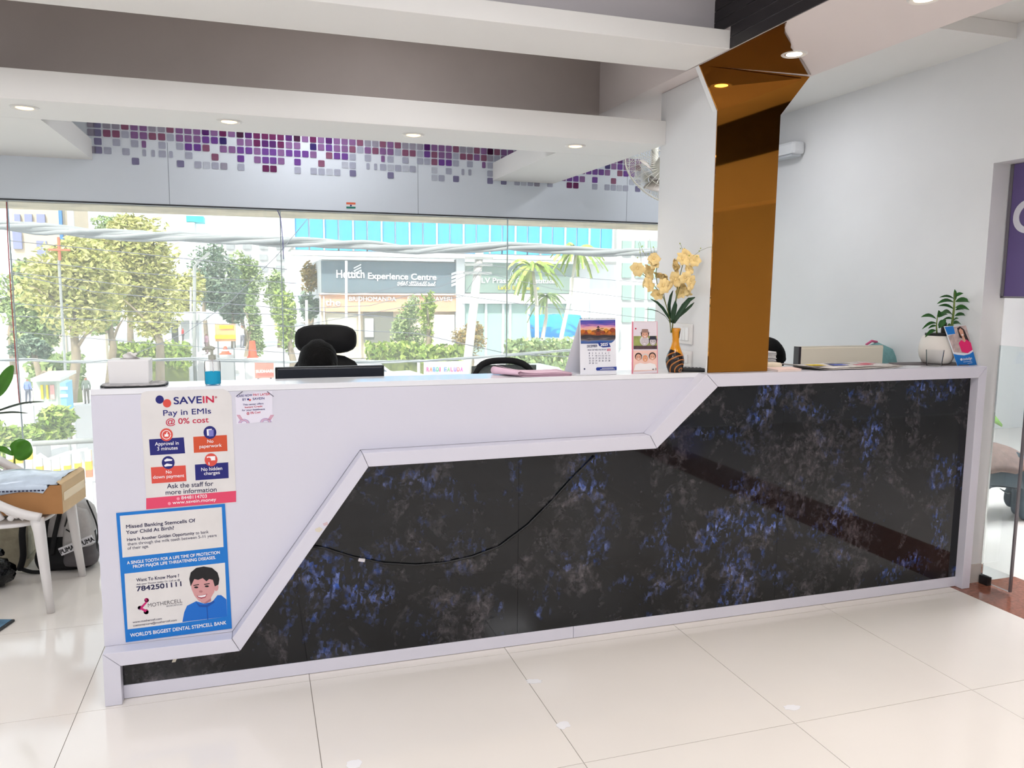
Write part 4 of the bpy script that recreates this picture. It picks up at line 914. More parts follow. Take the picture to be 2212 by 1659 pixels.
MB().tube([(-hw*.5,0,zt*.97),(-hw*.25,0,zt*1.015),(0,0,zt*1.0)],.007,8).build('handle',mat('pink_strap'),tbg,local=True,smooth='all')
# wall fan, hung behind the column
fan=thing('wall_fan','white caged fan hanging behind the column below the ceiling tray','fan',tuple(P(1424,377,Y=4.45)))
fw_=mat('fan_white',(228,226,214),.4); Rm=Matrix.Rotation(math.radians(52),3,'X')@Matrix.Rotation(math.radians(8),3,'Y')
RF=.236
def fp(r,a,h): return Rm@Vector((r*math.cos(a),r*math.sin(a),h))
for rr,hh,rad in ((RF,0,.0048),(RF*.80,-.038,.0013),(RF*.55,-.055,.0013),(RF*.30,-.062,.0013),(RF*.72,.048,.0013)):
    MB().tube([fp(rr,2*PI*k/40,hh) for k in range(41)],rad,5,cap=False).build('guard_ring',fw_,fan,local=True,smooth='all')
wm=MB()
for k in range(64):
    a=2*PI*k/64
    wm.tube([fp(RF*.18,a,-.063),fp(RF*.55,a,-.055),fp(RF*.85,a,-.033),fp(RF,a,0)],.0017,4,cap=False)
    if k%2==0: wm.tube([fp(RF*.25,a,.060),fp(RF*.72,a,.048),fp(RF,a,0)],.0014,4,cap=False)
o=wm.build('guard_wires',fw_,fan,local=True); o['kind']='stuff'
MB().lathe([(.001,-.066),(.036,-.064),(.040,-.058),(.001,-.058)],n=24,M=Rm).build('badge',mat('fan_badge',(206,200,196),.4),fan,local=True,smooth=True)
for k in range(3):
    a0=2*PI*k/3; g=[]
    for i in range(6):
        r=.03+(.15-.03)*i/5; g.append([fp(r,a0+e*(.55-.15*i/5),-.02+.022*e) for e in (-1,-.4,.3,1)])
    MB().sheet(g).build('blade',mat('fan_blade',(216,208,200),.5),fan,local=True,smooth='all',solid=.002)
MB().lathe([(.001,0),(.05,0),(.062,.03),(.062,.09),(.045,.12),(.001,.12)],n=24,M=Rm).build('motor',fw_,fan,local=True,smooth=True)
mz=2.182-fan.location.z
MB().tube([tuple(Rm@Vector((0,0,.11))),(.02,.10,.06),(.02,.10,mz+.465)],.022,12).build('bracket_arm',fw_,fan,local=True,smooth='all')
# air-conditioner corner on the right wall, mostly hidden by the column
_a=P(1712,331,X=XR-.10); _b=P(1712,303,X=XR-.10)
ac=thing('air_conditioner','white wall unit whose corner shows behind the column','air conditioner',(XR,_a.y,_a.z))
MB().box(-.10,-.001,.0,.36,.0,_b.z-_a.z).build('case',mat('ac_white',(232,234,236),.35),ac,local=True,bevel=.02)
MB().box(-.09,-.02,.02,.34,-.012,-.0005).build('louvre',mat('ac_grey',(196,200,204),.4),ac,local=True)
# ================================================================ the street outside
GZ=-2.8
def leafmat(name,cols):
    m=bpy.data.materials.new(name); m.use_nodes=True; nt=m.node_tree; b=nt.nodes['Principled BSDF']; b.inputs['Roughness'].default_value=.6
    N=nt.nodes.new; g=N('ShaderNodeNewGeometry'); r=N('ShaderNodeValToRGB'); el=r.color_ramp.elements
    el[0].color=(*lin(cols[0]),1); el[1].color=(*lin(cols[-1]),1)
    for i,c in enumerate(cols[1:-1]): e=el.new((i+1)/(len(cols)-1)); e.color=(*lin(c),1)
    nt.links.new(g.outputs['Random Per Island'],r.inputs[0]); nt.links.new(r.outputs[0],b.inputs['Base Color']); return m
lf_y=leafmat('yellow_green_leaves',[(150,158,84),(190,188,108),(222,216,146),(170,174,96)]); lf_g=leafmat('green_leaves',[(112,136,88),(146,168,106),(176,192,126)])  # street leaf colours paled: the glare veil is put into them
lf_d=leafmat('dark_leaves',[(92,118,102),(120,142,118),(140,158,130)]); lf_b=leafmat('bright_leaves',[(110,140,50),(150,172,74),(176,190,100)]); lf_o=leafmat('dry_leaves',[(150,120,60),(180,150,80),(120,120,60)])
bark=mat('pale_bark',(150,136,116),.9,noise=.2,nscale=6); bark2=mat('white_bark',(214,206,192),.8)
def crown(name,parent,c,rad,n,size,m,seed,lumps=7):
    rnd=random.Random(seed); b=MB(); cs=[]
    for i in range(lumps):
        a=rnd.uniform(0,2*PI); h=rnd.uniform(-.75,.8); q=rnd.uniform(.1,.62)*math.sqrt(max(.1,1-h*h)); cs.append((Vector((rad[0]*q*math.cos(a),rad[1]*q*math.sin(a),rad[2]*h*.7)),rnd.uniform(.36,.55)))
    for i in range(n):
        o,s=cs[rnd.randrange(lumps)]
        d=Vector((rnd.gauss(0,1),rnd.gauss(0,1),rnd.gauss(0,1))).normalized()*(rnd.random()**.35)
        p=Vector(c)+o+Vector((d.x*rad[0]*s,d.y*rad[1]*s,d.z*rad[2]*s))
        u=Vector((rnd.gauss(0,1),rnd.gauss(0,1),rnd.gauss(0,.6))).normalized(); v=u.cross(Vector((rnd.gauss(0,1),rnd.gauss(0,1),rnd.gauss(0,1)))).normalized(); k=size*rnd.uniform(.6,1.3)
        b.add([p-u*k,p+v*k*.42,p+u*k,p-v*k*.42],[(0,1,2,3)])
    return b.build(name,m,parent)
def tree(label,px,py,Y,rx,rz,n,size,m,seed,trunk=True,name='tree',group='street trees',trm=bark,lumps=8):
    c=P(px,py,Y=Y); s=(P(px+100,py,Y=Y)-P(px,py,Y=Y)).length/100
    t=thing(name,label,'tree' if name=='tree' else 'hedge',(c.x,Y,GZ),group=group)
    crown('crown',t,c,(rx*s,rx*s*.8,rz*s),n,size,m,seed,lumps)
    if trunk:
        rnd=random.Random(seed); top=c+Vector((0,0,rz*s*.2)); base=Vector((c.x+rnd.uniform(-.4,.4),Y,GZ))
        mid=base.lerp(top,.5)+Vector((rnd.uniform(-.3,.3),0,0)); MB().tube([base,mid,top],[.16,.12,.05],8).build('trunk',trm,t,smooth='all')
        for k in range(4):
            a=mid.lerp(top,.1+.2*k); e=a+Vector((rnd.uniform(-1,1)*rx*s*.7,rnd.uniform(-.5,.5),rz*s*rnd.uniform(.2,.6))); MB().tube([a,a.lerp(e,.5)+Vector((0,0,.1)),e],[.06,.04,.015],6).build('branch',trm,t,smooth='all')
    return t
asph=mat('street_concrete',(206,204,202),.9,noise=.08,nscale=.4)
street=struct(box('street',asph,-80,90,5.6,160,GZ-.2,GZ),'pale sunlit street below the window','street')
box('kerb',mat('kerb_pale',(224,220,212),.9),-60,60,30,30.4,GZ,GZ+.15,street)
box('lane_edge',mat('kerb_pale'),-60,60,41,41.3,GZ,GZ+.18,street)
# own facade: concrete canopy just outside the glass
cano=struct(MB().box(-6,5.0,5.16,P(700,474,Z=1.985).y,1.985,2.25).build('trim_4',mat('stained_concrete',(226,212,184),.9,noise=.3,nscale=3)),'stained concrete canopy outside above the window','canopy')
MB().box(-6,5.0,5.121,5.16,1.95,2.6).build('facade_strip',mat('stained_concrete'),cano)
# main office building
FY=47.0
def R(name,m,pa,pb,Y,depth,parent,bev=0):
    A=P(*pa,Y=Y); B=P(*pb,Y=Y); return box(name,m,min(A.x,B.x),max(A.x,B.x),Y,Y+depth,min(A.z,B.z),max(A.z,B.z),parent,bevel=bev)
wb=mat('building_white',(226,228,228),.7); cream=mat('building_cream',(222,206,180),.8); bluegl=mat('blue_curtain_glass',(80,170,226),.15); greengl=mat('green_shop_glass',(160,186,178),.15); dsign=mat('slate_sign',(104,120,130),.6); psign=mat('shop_sign_peach',(214,170,140),.7); gsign=mat('pale_green_sign',(134,152,144),.6); dark=mat('shop_shadow',(120,120,112),.8)  # slate sign paled: the haze veil is put into its colour
ob=thing('office_building','long building across the street with blue glass band and shop signs','building',(P(985,700,Y=FY).x,FY,GZ))
R('main_block',wb,(694,560),(1330,1000),FY+1.2,8,ob)
MB().box(P(634,540,Y=FY).x,P(1332,540,Y=FY).x,FY+.6,FY+9,P(900,536,Y=FY).z,P(900,536,Y=FY).z+5).build('upper_block',wb,ob)
xa,xb=P(636,500,Y=FY).x,P(1330,500,Y=FY).x; zt0,zt1=P(985,546,Y=FY).z,P(985,546,Y=FY).z+3.4; npn=24
for i in range(npn):
    w=(xb-xa)/npn; box('glass_pane',bluegl,xa+i*w+.05,xa+(i+1)*w-.05,FY+.45,FY+.58,zt0,zt1,ob)
for i in range(0,npn+1,2): box('mullion',wb,xa+i*(xb-xa)/npn-.04,xa+i*(xb-xa)/npn+.04,FY+.30,FY+.45,zt0,zt1,ob)
R('white_band',wb,(630,540),(1332,565),FY-.2,1.2,ob)
hs=R('sign_board',dsign,(694,563),(985,634),FY+.6,.3,ob); hs['label']='slate grey sign board with white lettering'
HP={'Y':FY+.58}; sgw=mat('sign_white',(240,242,244),.5)
text('lettering','Hettich',(727,600),(787,600),17,HP,sgw,ob,lift=.03,bold=.02,ext=.02); text('lettering','Experience Centre',(795,602),(942,605),13,HP,sgw,ob,lift=.03,bold=.02,ext=.02)
text('lettering','హెట్టిచ్ ఎక్స్పీరియన్స్ సెంటర్',(858,617),(941,618),8,HP,sgw,ob,lift=.03,bold=.01,ext=.02)
for k in range(3):
    print_poly('logo_bar',[(764,578+k*6),(780,570+k*6),(780,573+k*6),(764,581+k*6)],HP,sgw,ob,lift=.03,th=.02)
for k in range(4):
    print_poly('logo_bar',[(975,590+k*8),(988,585+k*8),(988,590+k*8),(975,595+k*8)],HP,sgw,ob,lift=.03,th=.02)
R('pilaster',wb,(986,560),(1004,760),FY+.4,.6,ob)
R('sign_board',gsign,(1005,566),(1242,634),FY+.6,.3,ob)
text('lettering','LVPEI',(1106,598),(1132,598),10,HP,sgw,ob,lift=.03,ext=.02,bold=0)
print_poly('logo_arc',ellpix(1119,596,17,20,16,PI,2*PI)+ellpix(1119,596,16,18.6,16,PI,2*PI)[::-1],HP,sgw,ob,lift=.03,th=.02)
text('lettering','LV Prasad Eye Institute',(1040,611),(1198,612),11,HP,sgw,ob,lift=.03,ext=.02,bold=.01); text('lettering','Lakdi Eye Centre',(1076,625),(1164,626),8,HP,mat('sign_yellow',(220,200,70),.5),ob,lift=.03,ext=.02,bold=.01)
R('white_band',wb,(1000,634),(1245,656),FY+.2,.9,ob); R('column_face',wb,(1238,600),(1270,760),FY,.9,ob)
R('shop_glass',greengl,(1004,656),(1238,770),FY+.7,.4,ob)
for x in (1048,1085,1100,1140): R('shop_mullion',wb,(x,656),(x+4,770),FY+.55,.14,ob)
R('fascia',psign,(691,634),(985,673),FY+.5,.6,ob); R('fascia_rim',mat('fascia_rim',(232,206,190),.7),(691,633),(985,638),FY+.3,.19,ob)
FP={'Y':FY+.48}
text('lettering','the',(703,660),(735,660),14,FP,sgw,ob,lift=.03,ext=.02); text('lettering','BRIDHOMANDA',(754,650),(855,650),9,FP,sgw,ob,lift=.03,ext=.02); text('lettering','SHI',(880,650),(905,650),9,FP,sgw,ob,lift=.03,ext=.02); text('lettering','JAVERI',(935,650),(976,650),9,FP,sgw,ob,lift=.03,ext=.02)
R('shop_wall',cream,(693,673),(985,770),FY+.9,.4,ob); R('shutter',mat('shutter_beige',(206,200,180),.7),(704,676),(772,745),FY+.8,.09,ob); R('shop_opening',dark,(785,668),(850,740),FY+.75,.1,ob)
for x in (690,698,774): R('shop_post',wb,(x,640),(x+5,760),FY+.45,.1,ob)
R('poster_panel',wb,(788,688),(807,728),FY+.6,.1,ob); R('poster_panel',wb,(938,680),(982,745),FY+.6,.2,ob)
# neighbours
nb=thing('apartment_building','pale grey block with greenish windows beyond the blue glass building','building',(P(1385,700,Y=52).x,52,GZ))
R('block',mat('block_pale',(206,206,204),.8),(1334,455),(1560,1000),52,8,nb)
for i in range(3):
    for k in range(4): R('window',mat('window_green',(150,176,166),.3),(1345+i*28,520+k*48),(1364+i*28,552+k*48),51.85,.14,nb)
lb=thing('apartment_building','cream apartment block with a blue pilaster behind the yellow-green tree','building',(P(110,600,Y=62).x,62,GZ))
R('block',mat('block_cream',(214,196,170),.8),(20,380),(172,1000),62,8,lb)
R('blue_pilaster',mat('pilaster_blue',(70,126,186),.6),(128,380),(140,700),61.7,.28,lb); R('grey_pilaster',mat('pilaster_grey',(190,192,196),.6),(140,380),(172,700),61.8,.18,lb)
for k,(x,y,w,h) in enumerate([(26,498,22,40),(78,462,20,30),(78,520,24,34),(52,462,18,26),(145,520,20,40),(30,462,14,20)]):
    f=R('window',mat('window_violet',(136,140,176),.3),(x,y),(x+w,y+h),61.8,.18,lb)
fb=thing('apartment_building','far white apartment block between the trees and the blue glass','building',(P(560,600,Y=85).x,85,GZ))
R('block',mat('block_white',(222,222,220),.8),(470,505),(632,1000),85,8,fb)
for i in range(4):
    for k in range(4): R('window',mat('window_grey',(160,164,166),.4),(488+i*36,525+k*24),(506+i*36,538+k*24),84.8,.18,fb)
tb_=thing('far_tower','small turquoise-topped roof shed seen above the trees','shed',(P(420,470,Y=95).x,95,GZ))
R('roof_cover',mat('turquoise_sheet',(60,190,200),.5),(402,466),(440,480),95,3,tb_); R('wall',wb,(402,480),(440,1000),95,3,tb_)
# gatehouse, compound wall
gh=thing('gatehouse','white gate cabin with a flat roof beside the hedge','gatehouse',(P(390,740,Y=38).x,38,GZ))
R('roof_slab',mat('roof_pale',(220,220,214),.8),(325,678),(445,692),37.5,3,gh); R('wall',wb,(330,692),(372,760),38,2,gh); R('doorway',dark,(375,692),(386,758),38.3,.3,gh); R('wall',wb,(390,692),(432,760),38.2,2,gh); R('post',mat('post_grey',(150,154,156),.6),(424,692),(430,760),37.7,.2,gh)
cw_=thing('compound_wall','plain white compound wall panel behind the lower cables','wall panel',(P(186,760,Y=33).x,33,GZ))
R('panel',wb,(140,724),(230,800),33,.3,cw_)
for x in (140,226): R('pier',cream,(x,722),(x+6,800),32.9,.5,cw_)
# trees and hedges
tree('broad yellow-green tree filling the first window pane',150,610,24,135,130,9000,.095,lf_y,1,lumps=14)
tree('tall yellow-green tree beside the gate cabin',305,600,27,105,160,9000,.10,lf_y,2,lumps=14)
tree('dark green tree low behind the white compound wall',85,700,30,95,80,4500,.10,lf_g,3)
tree('shadowy green tree right of the gate cabin roof',450,590,55,70,95,4000,.15,lf_d,4)
tree('green tree top touching the canopy',262,487,40,70,26,1800,.11,lf_g,5)
tree('green tree filling the gap between the two yellow-green ones',225,640,31,70,110,4500,.11,lf_g,25)
tree('pale green tree behind the street sign',520,600,60,50,70,2200,.16,lf_g,26)
tree('drooping bright ashoka tree at the pane joint',612,700,30,34,95,2400,.09,lf_b,6)
tree('drooping green ashoka tree left of the pane joint',548,700,33,28,85,1800,.09,lf_g,7)
tree('dry orange-leaved tree beside the slate sign',668,600,52,28,38,700,.16,lf_o,8)
tree('dark tree below the dry orange one',668,660,50,30,40,800,.2,lf_d,9)
tree('leafy shrub tree before the peach shop sign',880,705,36,46,76,3200,.08,lf_g,10)
tree('thin bright tree right of the headrest chair',925,690,35,20,62,700,.13,lf_b,11)
tree('dull brownish shrub tree by the utility pole',1015,735,33,50,44,2200,.07,lf_o,12)
tree('hazy green tree behind the broad yellow-green one at the picture edge',40,640,42,60,120,3600,.15,lf_g,31)
tree('hazy yellow-green tree behind the gate cabin',385,640,48,62,80,3200,.16,lf_y,32)
tree('hazy green tree between cream block and tall tree',215,560,50,80,80,3600,.17,lf_y,33)
tree('hazy dark tree beyond the street sign',500,650,58,60,60,2400,.18,lf_d,34)
tree('hazy green tree left of the slate sign',600,650,58,36,70,1800,.16,lf_g,35)
tree('low dark green tree by the kiosk',70,760,26,50,40,2200,.08,lf_d,36)
def palm(label,px,py,Y,rpx,base,seed,m=lf_b):
    c=P(px,py,Y=Y); s=(P(px+100,py,Y=Y)-c).length/100; t=thing('palm_tree',label,'palm',(P(*base,Y=Y).x,Y,GZ),group='street palms'); rnd=random.Random(seed)
    B=P(*base,Y=Y); MB().tube([Vector((B.x,Y,GZ)),B,B.lerp(c,.5)+Vector((.1,0,0)),c],[.12,.11,.09,.07],8).build('trunk',bark2,t,smooth='all')
    for k in range(22):
        a=2*PI*k/22+rnd.uniform(-.2,.2); up=rnd.uniform(-.2,.9); L_=rpx*s*rnd.uniform(.8,1.2); b=MB(); d=Vector((math.cos(a),math.sin(a),0))
        pts=[c+d*(L_*u)+Vector((0,0,L_*(up*u-1.0*u*u))) for u in [i/7 for i in range(8)]]; side=d.cross(Vector((0,0,1)))
        for i in range(7):
            w=L_*.10*(1-abs(i/6-.45)); p,q=pts[i],pts[i+1]
            for sg in (-1,1): b.add([p,q,q+side*sg*w+Vector((0,0,-w*.8)),p+side*sg*w*.9+Vector((0,0,-w*.8))],[(0,1,2,3)])
        b.build('frond',m,t)
palm('palm with a white trunk left of the blue tarpaulin',1150,575,36,62,(1160,725),1); palm('tall palm with a leaning white trunk over the blue tarpaulin',1245,540,35,60,(1213,725),2); palm('thin palm beside the leaning one',1180,640,37,40,(1172,730),3,lf_g)
def hedge(label,px0,px1,py0,py1,Y,n,m,seed):
    A=P(px0,py0,Y=Y); B=P(px1,py1,Y=Y); t=thing('hedge',label,'hedge',((A.x+B.x)/2,Y,GZ),group='street hedges'); rnd=random.Random(seed); b=MB()
    for i in range(n):
        p=Vector((rnd.uniform(A.x,B.x),Y+rnd.uniform(-.5,.5),rnd.uniform(B.z,A.z)*1.0+rnd.uniform(-.1,.1))); u=Vector((rnd.gauss(0,1),rnd.gauss(0,1),rnd.gauss(0,1))).normalized(); v=u.cross(Vector((rnd.gauss(0,1),1,0.3))).normalized(); k=.13*rnd.uniform(.6,1.3)
        b.add([p-u*k,p+v*k*.5,p+u*k,p-v*k*.5],[(0,1,2,3)])
    b.build('foliage',m,t); box('hedge_core',mat('hedge_core',(120,130,70),.9),A.x+.1,B.x-.1,Y-.1,Y+.3,GZ,A.z-.25,t); return t
hedge('clipped yellow-green hedge beside the gate cabin',240,412,742,792,35,1100,lf_b,1); hedge('bright clipped hedge in front of the shop',792,905,742,772,34,700,lf_b,2); hedge('bright clipped hedge under the thin tree',905,1000,748,778,33,600,lf_b,3); hedge('loose green hedge below the palms',1095,1250,735,800,31,1300,lf_g,4); hedge('green hedge at the foot of the compound wall',60,180,770,830,28,900,lf_g,5)
nbush=tree('bright green bush close below the window behind the white chair',112,915,11.5,75,48,2600,.055,lf_b,21,trunk=False,name='bush')
nbush['category']='bush'; tree('bright green bush at the picture edge behind the chair back',10,960,10.5,50,60,1500,.055,lf_b,22,trunk=False,name='bush')['category']='bush'
# poles
pm=mat('pole_grey',(196,192,184),.8); pm2=mat('pole_dark',(150,152,150),.7)
def pole(name,label,a,b,Y,r,m,cat='pole'):
    A=P(*a,Y=Y); B=P(*b,Y=Y); t=thing(name,label,cat,(A.x,Y,GZ)); MB().tube([Vector((A.x,Y,GZ)),A,B],[r*1.2,r*1.1,r],10).build('shaft',m,t,smooth='all'); return t
up_=pole('utility_pole','leaning concrete utility pole carrying wires before the eye centre sign',(1008,800),(1036,545),30,.16,pm)
for y in (558,572,590): q=P(1033-(y-558)*.1,y,Y=30); box('cross_arm',pm2,q.x-.55,q.x+.55,29.8,29.9,q.z-.05,q.z+.05,up_)
lp=pole('lamp_post','thin street lamp post with an angled arm before the dark tree',(420,760),(420,575),36,.07,pm2,'lamp post')
q=P(420,575,Y=36); e=P(440,556,Y=36); MB().tube([q,e],.05,8).build('lamp_arm',pm2,lp); MB().obox(e,(.25,0,.2),(0,.12,0),(-.03,0,.04)).build('lamp_head',pm2,lp)
pole('flag_pole','slim white pole standing before the slate sign',(748,770),(748,563),42,.06,wb); pole('flag_pole','short white pole beside the peach shop sign',(663,770),(662,648),42,.07,wb)
pole('flag_pole','slim pole left of the gate cabin lamp',(412,760),(412,620),37,.04,wb)
cr=thing('red_cross_sign','red cross-shaped hospital sign among the yellow leaves','sign',(P(126,560,Y=20.5).x,20.5,GZ)); crm=mat('cross_red',(226,110,80),.6)
R('upright',crm,(123,512),(130,562),20.5,.1,cr); R('crossbar',crm,(104,537),(150,542),20.48,.1,cr); q=P(126,562,Y=20.55); MB().tube([(q.x,20.6,q.z),(q.x,20.6,GZ)],.03,8).build('post',pm2,cr)
# cables
cabm=mat('bundle_grey',(156,160,162),.8); wirem=mat('wire_dark',(110,112,122),.7)
def sag(pl,Y): return [P(x,y,Y=Y) for x,y in pl]
def bundle(label,pl,Y,r,n,seed):
    rnd=random.Random(seed); c=sag(pl,Y); c2=[]
    for i in range(len(c)-1):
        for k in range(6): c2.append(c[i].lerp(c[i+1],k/6))
    c2.append(c[-1]); t=thing('cable_bundle',label,'cable bundle',tuple(c2[len(c2)//2]),group='overhead cable bundles')
    for j in range(n):
        ph=rnd.uniform(0,6.28); rr=r*rnd.uniform(.2,1); f=rnd.uniform(.25,.5)
        MB().tube([p+Vector((0,rr*math.sin(ph+i*f),rr*.8*math.cos(ph+i*f)+rnd.uniform(-.1,.1)*r)) for i,p in enumerate(c2)],r*rnd.uniform(.25,.5),5).build('strand',cabm,t,smooth='all')
    return t
bundle('thick grey bundle of cables crossing the window under the canopy',[(-60,483),(100,495),(250,508),(420,512),(600,523),(760,527),(900,540),(1100,533),(1300,545),(1450,545)],9.0,.055,7,1)
bundle('thin grey bundle of cables low across the window',[(-60,780),(60,778),(150,780),(235,780),(420,776),(620,782),(800,782),(920,778),(1100,768),(1300,752)],9.5,.022,5,2)
wl=[([(20,520),(300,548),(620,582)],10,'highest thin wire left of the pane joint'),([(20,590),(200,630),(420,650),(900,690)],11,'thin wire sagging past the yellow-green leaves'),([(20,588),(180,605),(350,625),(640,640)],11.5,'paired thin wire just above the sagging one'),([(20,682),(300,695),(640,705),(1000,640),(1040,580)],13,'thin wire rising to the utility pole'),([(20,715),(300,740),(620,762),(700,770)],9,'thin wire dropping behind the tissue box'),([(290,765),(400,720),(500,650),(600,550),(665,472)],8,'diagonal wire climbing to the window head'),([(620,668),(800,660),(950,620),(1030,585),(1200,625),(1420,650)],14,'wire slung over the utility pole towards the palms'),([(620,640),(800,632),(1000,590),(1040,570),(1250,600),(1420,612)],14.5,'upper wire slung over the utility pole'),([(690,710),(900,720),(1100,765),(1260,772)],10,'wire falling behind the second chair'),([(980,636),(1150,660),(1420,690)],12,'wire crossing the eye centre columns'),([(20,560),(300,590),(640,612)],12,'faint wire through the middle of the trees'),([(20,655),(250,672),(640,680)],12,'faint wire over the compound wall')]
for pl,Y,lab in wl:
    c=sag(pl,Y); c2=[]
    for i in range(len(c)-1):
        for k in range(5): c2.append(c[i].lerp(c[i+1],k/5))
    c2.append(c[-1]); o=MB().tube(c2,.0035 if Y<10 else .005,5).build('overhead_wire',wirem,origin=tuple(c2[len(c2)//2]),smooth='all'); tag(o,lab,'wire','overhead wires outside the window')
# loose leads taped to the glass
for pl,m,lab in (([(14,436),(17,520),(24,640),(33,760),(42,870)],mat('lead_red',(190,90,90),.6),'red lead hanging down the left pane edge'),([(597,448),(606,470),(611,520),(612,560)],mat('lead_violet',(130,124,190),.6),'violet lead hanging at the pane joint')):
    o=MB().tube([P(x,y,Y=YW+.02) for x,y in pl],.0026,6).build('hanging_lead',m,origin=tuple(P(*pl[1],Y=YW+.02)),smooth='all'); tag(o,lab,'lead')
# tarpaulin, signs, boards
tp=thing('tarpaulin_shed','bright blue tarpaulin over a shed beneath the palms','tarpaulin',(P(1195,705,Y=39).x,39,GZ))
A=P(1142,728,Y=39); B=P(1262,728,Y=39); zt_=P(1195,681,Y=39).z; g=[]
for i in range(9):
    u=i/8; rnd=random.Random(i); g.append([(A.x+(B.x-A.x)*u+(.35 if i==0 else 0)*v,38.6+1.6*v,A.z+(zt_-A.z)*min(1,v*1.6)+rnd.uniform(-.03,.03)) for v in (0,.2,.4,.6,.8,1)])
MB().sheet(g).build('sheet',mat('tarp_blue',(40,150,220),.5,noise=.1,nscale=2),tp,smooth='all',solid=.02)
for x in (A.x+.2,B.x-.2): MB().tube([(x,39,GZ),(x,39,A.z+.5)],.05,6).build('prop',pm2,tp)
def board(name,label,pa,pb,Y,m,posts=True,cat='sign board'):
    A=P(*pa,Y=Y); B=P(*pb,Y=Y); t=thing(name,label,cat,((A.x+B.x)/2,Y,GZ)); R('board',m,pa,pb,Y,.06,t,.01)
    if posts:
        for x in (A.x+.08,B.x-.08): MB().tube([(x,Y+.08,GZ),(x,Y+.08,A.z)],.03,6).build('post',pm2,t)
    return t
ys_=board('yellow_sign','yellow and orange street sign board beyond the soap bottle',(464,700),(510,737),30,mat('sign_orange',(230,170,120),.6)); yel=mat('sign_bright_yellow',(246,214,40),.5)
R('panel',yel,(474,703),(504,710),29.95,.04,ys_); R('panel',yel,(464,724),(509,732),29.95,.04,ys_)
rs=board('red_sign','salmon red street board standing left of the monitor',(550,782),(592,816),22,mat('sign_salmon',(230,120,104),.6)); text('lettering','SUDHARI',(553,805),(590,804),6,{'Y':21.95},sgw,rs,lift=.03,ext=.01)
rf=board('stall_banner','street stall banner with rainbow coloured letters',(916,782),(1002,810),24,mat('banner_pale',(214,206,214),.6))
for i,(ch,c) in enumerate(zip('RABDIFALUDA',[(220,70,130),(230,110,60),(60,120,200),(60,160,110),(200,60,120),(60,110,200),(90,150,90),(220,80,130),(120,90,190),(220,90,80),(200,70,150)])):
    text('lettering',ch,(921+i*7+(3 if i>4 else 0),802),((923 if ch=='I' else 926)+i*7+(3 if i>4 else 0),802),9,{'Y':23.95},mat('banner_%d'%i,c,.5),rf,lift=.03,ext=.01,bold=.03)
# cones and bollard
conem=mat('cone_orange',(236,96,60),.6)
for px,py,h,lab in ((487,765,16,'small orange traffic cone by the street sign'),(546,772,34,'tall orange bollard right of the traffic cone')):
    q=P(px,py,Y=31); s=31/FPX; t=thing('traffic_cone',lab,'cone',(q.x,31,q.z)); MB().box(-.2,.2,-.2,.2,0,.03).build('base',conem,t,local=True); MB().lathe([(.16,.03),(.04 if h<20 else .1,h*s),(.001,h*s+.01)],n=14).build('body',conem,t,local=True,smooth=True); MB().lathe([(.125,h*s*.35),(.10,h*s*.6)],n=14).build('band',sgw,t,local=True)
    box('pad',asph,q.x-.3,q.x+.3,30.7,31.3,GZ,q.z-.001,t)
# street people
def walker(label,px,feet,head,Y,shirt,trou,seed,arm=0):
    A=P(px,feet,Y=Y); hgt=P(px,head,Y=Y).z-A.z; t=thing('person',label,'person',(A.x,Y,A.z),rz=seed*.7)
    k=hgt; me=bpy.data.meshes.new('figure')
    V=[(0,0,.52),(0,0,.66),(0,0,.80),(0,0,.86),(0,0,.94),(-.09,0,.79),(-.13,.02,.62),(-.12,-.05-arm*.1,.48+arm*.1),(.09,0,.79),(.13,.02,.62),(.12,-.05,.48),(-.05,0,.50),(-.055,-.02,.28),(-.055,.02,.03),(-.055,-.08,.015),(.05,0,.50),(.055,.03,.28),(.055,.06,.03),(.055,-.04,.015)]
    E=[(0,1),(1,2),(2,3),(3,4),(2,5),(5,6),(6,7),(2,8),(8,9),(9,10),(0,11),(11,12),(12,13),(13,14),(0,15),(15,16),(16,17),(17,18)]
    Rr=[.075,.07,.08,.03,.055,.045,.032,.025,.045,.032,.025,.055,.04,.028,.025,.055,.04,.028,.025]
    me.from_pydata([(x*k,y*k,z*k) for x,y,z in V],E,[]); o=bpy.data.objects.new('figure',me); COL.objects.link(o); o.parent=t
    o.modifiers.new('skin','SKIN'); sv_=me.skin_vertices[0].data
    for i,r in enumerate(Rr): sv_[i].radius=(r*k,r*k); sv_[i].use_root=(i==0)
    md=o.modifiers.new('sub','SUBSURF'); md.levels=1; md.render_levels=1
    m=bpy.data.materials.new('street_clothes'); m.use_nodes=True; nt=m.node_tree; b=nt.nodes['Principled BSDF']; b.inputs['Roughness'].default_value=.8; N=nt.nodes.new; tc=N('ShaderNodeTexCoord'); sx=N('ShaderNodeSeparateXYZ'); mr=N('ShaderNodeMath'); mr.operation='DIVIDE'; mr.inputs[1].default_value=k; r=N('ShaderNodeValToRGB'); r.color_ramp.interpolation='CONSTANT'; el=r.color_ramp.elements
    el[0].color=(*lin(trou),1); el[1].position=.55; el[1].color=(*lin(shirt),1); e=el.new(.85); e.color=(*lin((150,104,84)),1); e=el.new(.945); e.color=(*lin((30,26,26)),1)
    nt.links.new(tc.outputs['Object'],sx.inputs[0]); nt.links.new(sx.outputs['Z'],mr.inputs[0]); nt.links.new(mr.outputs[0],r.inputs[0]); nt.links.new(r.outputs[0],b.inputs['Base Color']); me.materials.append(m)
    box('ground_pad',asph,A.x-.3,A.x+.3,Y-.3,Y+.3,GZ,A.z-.001,t) if A.z-GZ>.02 else None
    return t
walker('pedestrian in a blue shirt walking behind the soap bottle',404,826,748,38,(96,130,190),(90,90,100),1,1)
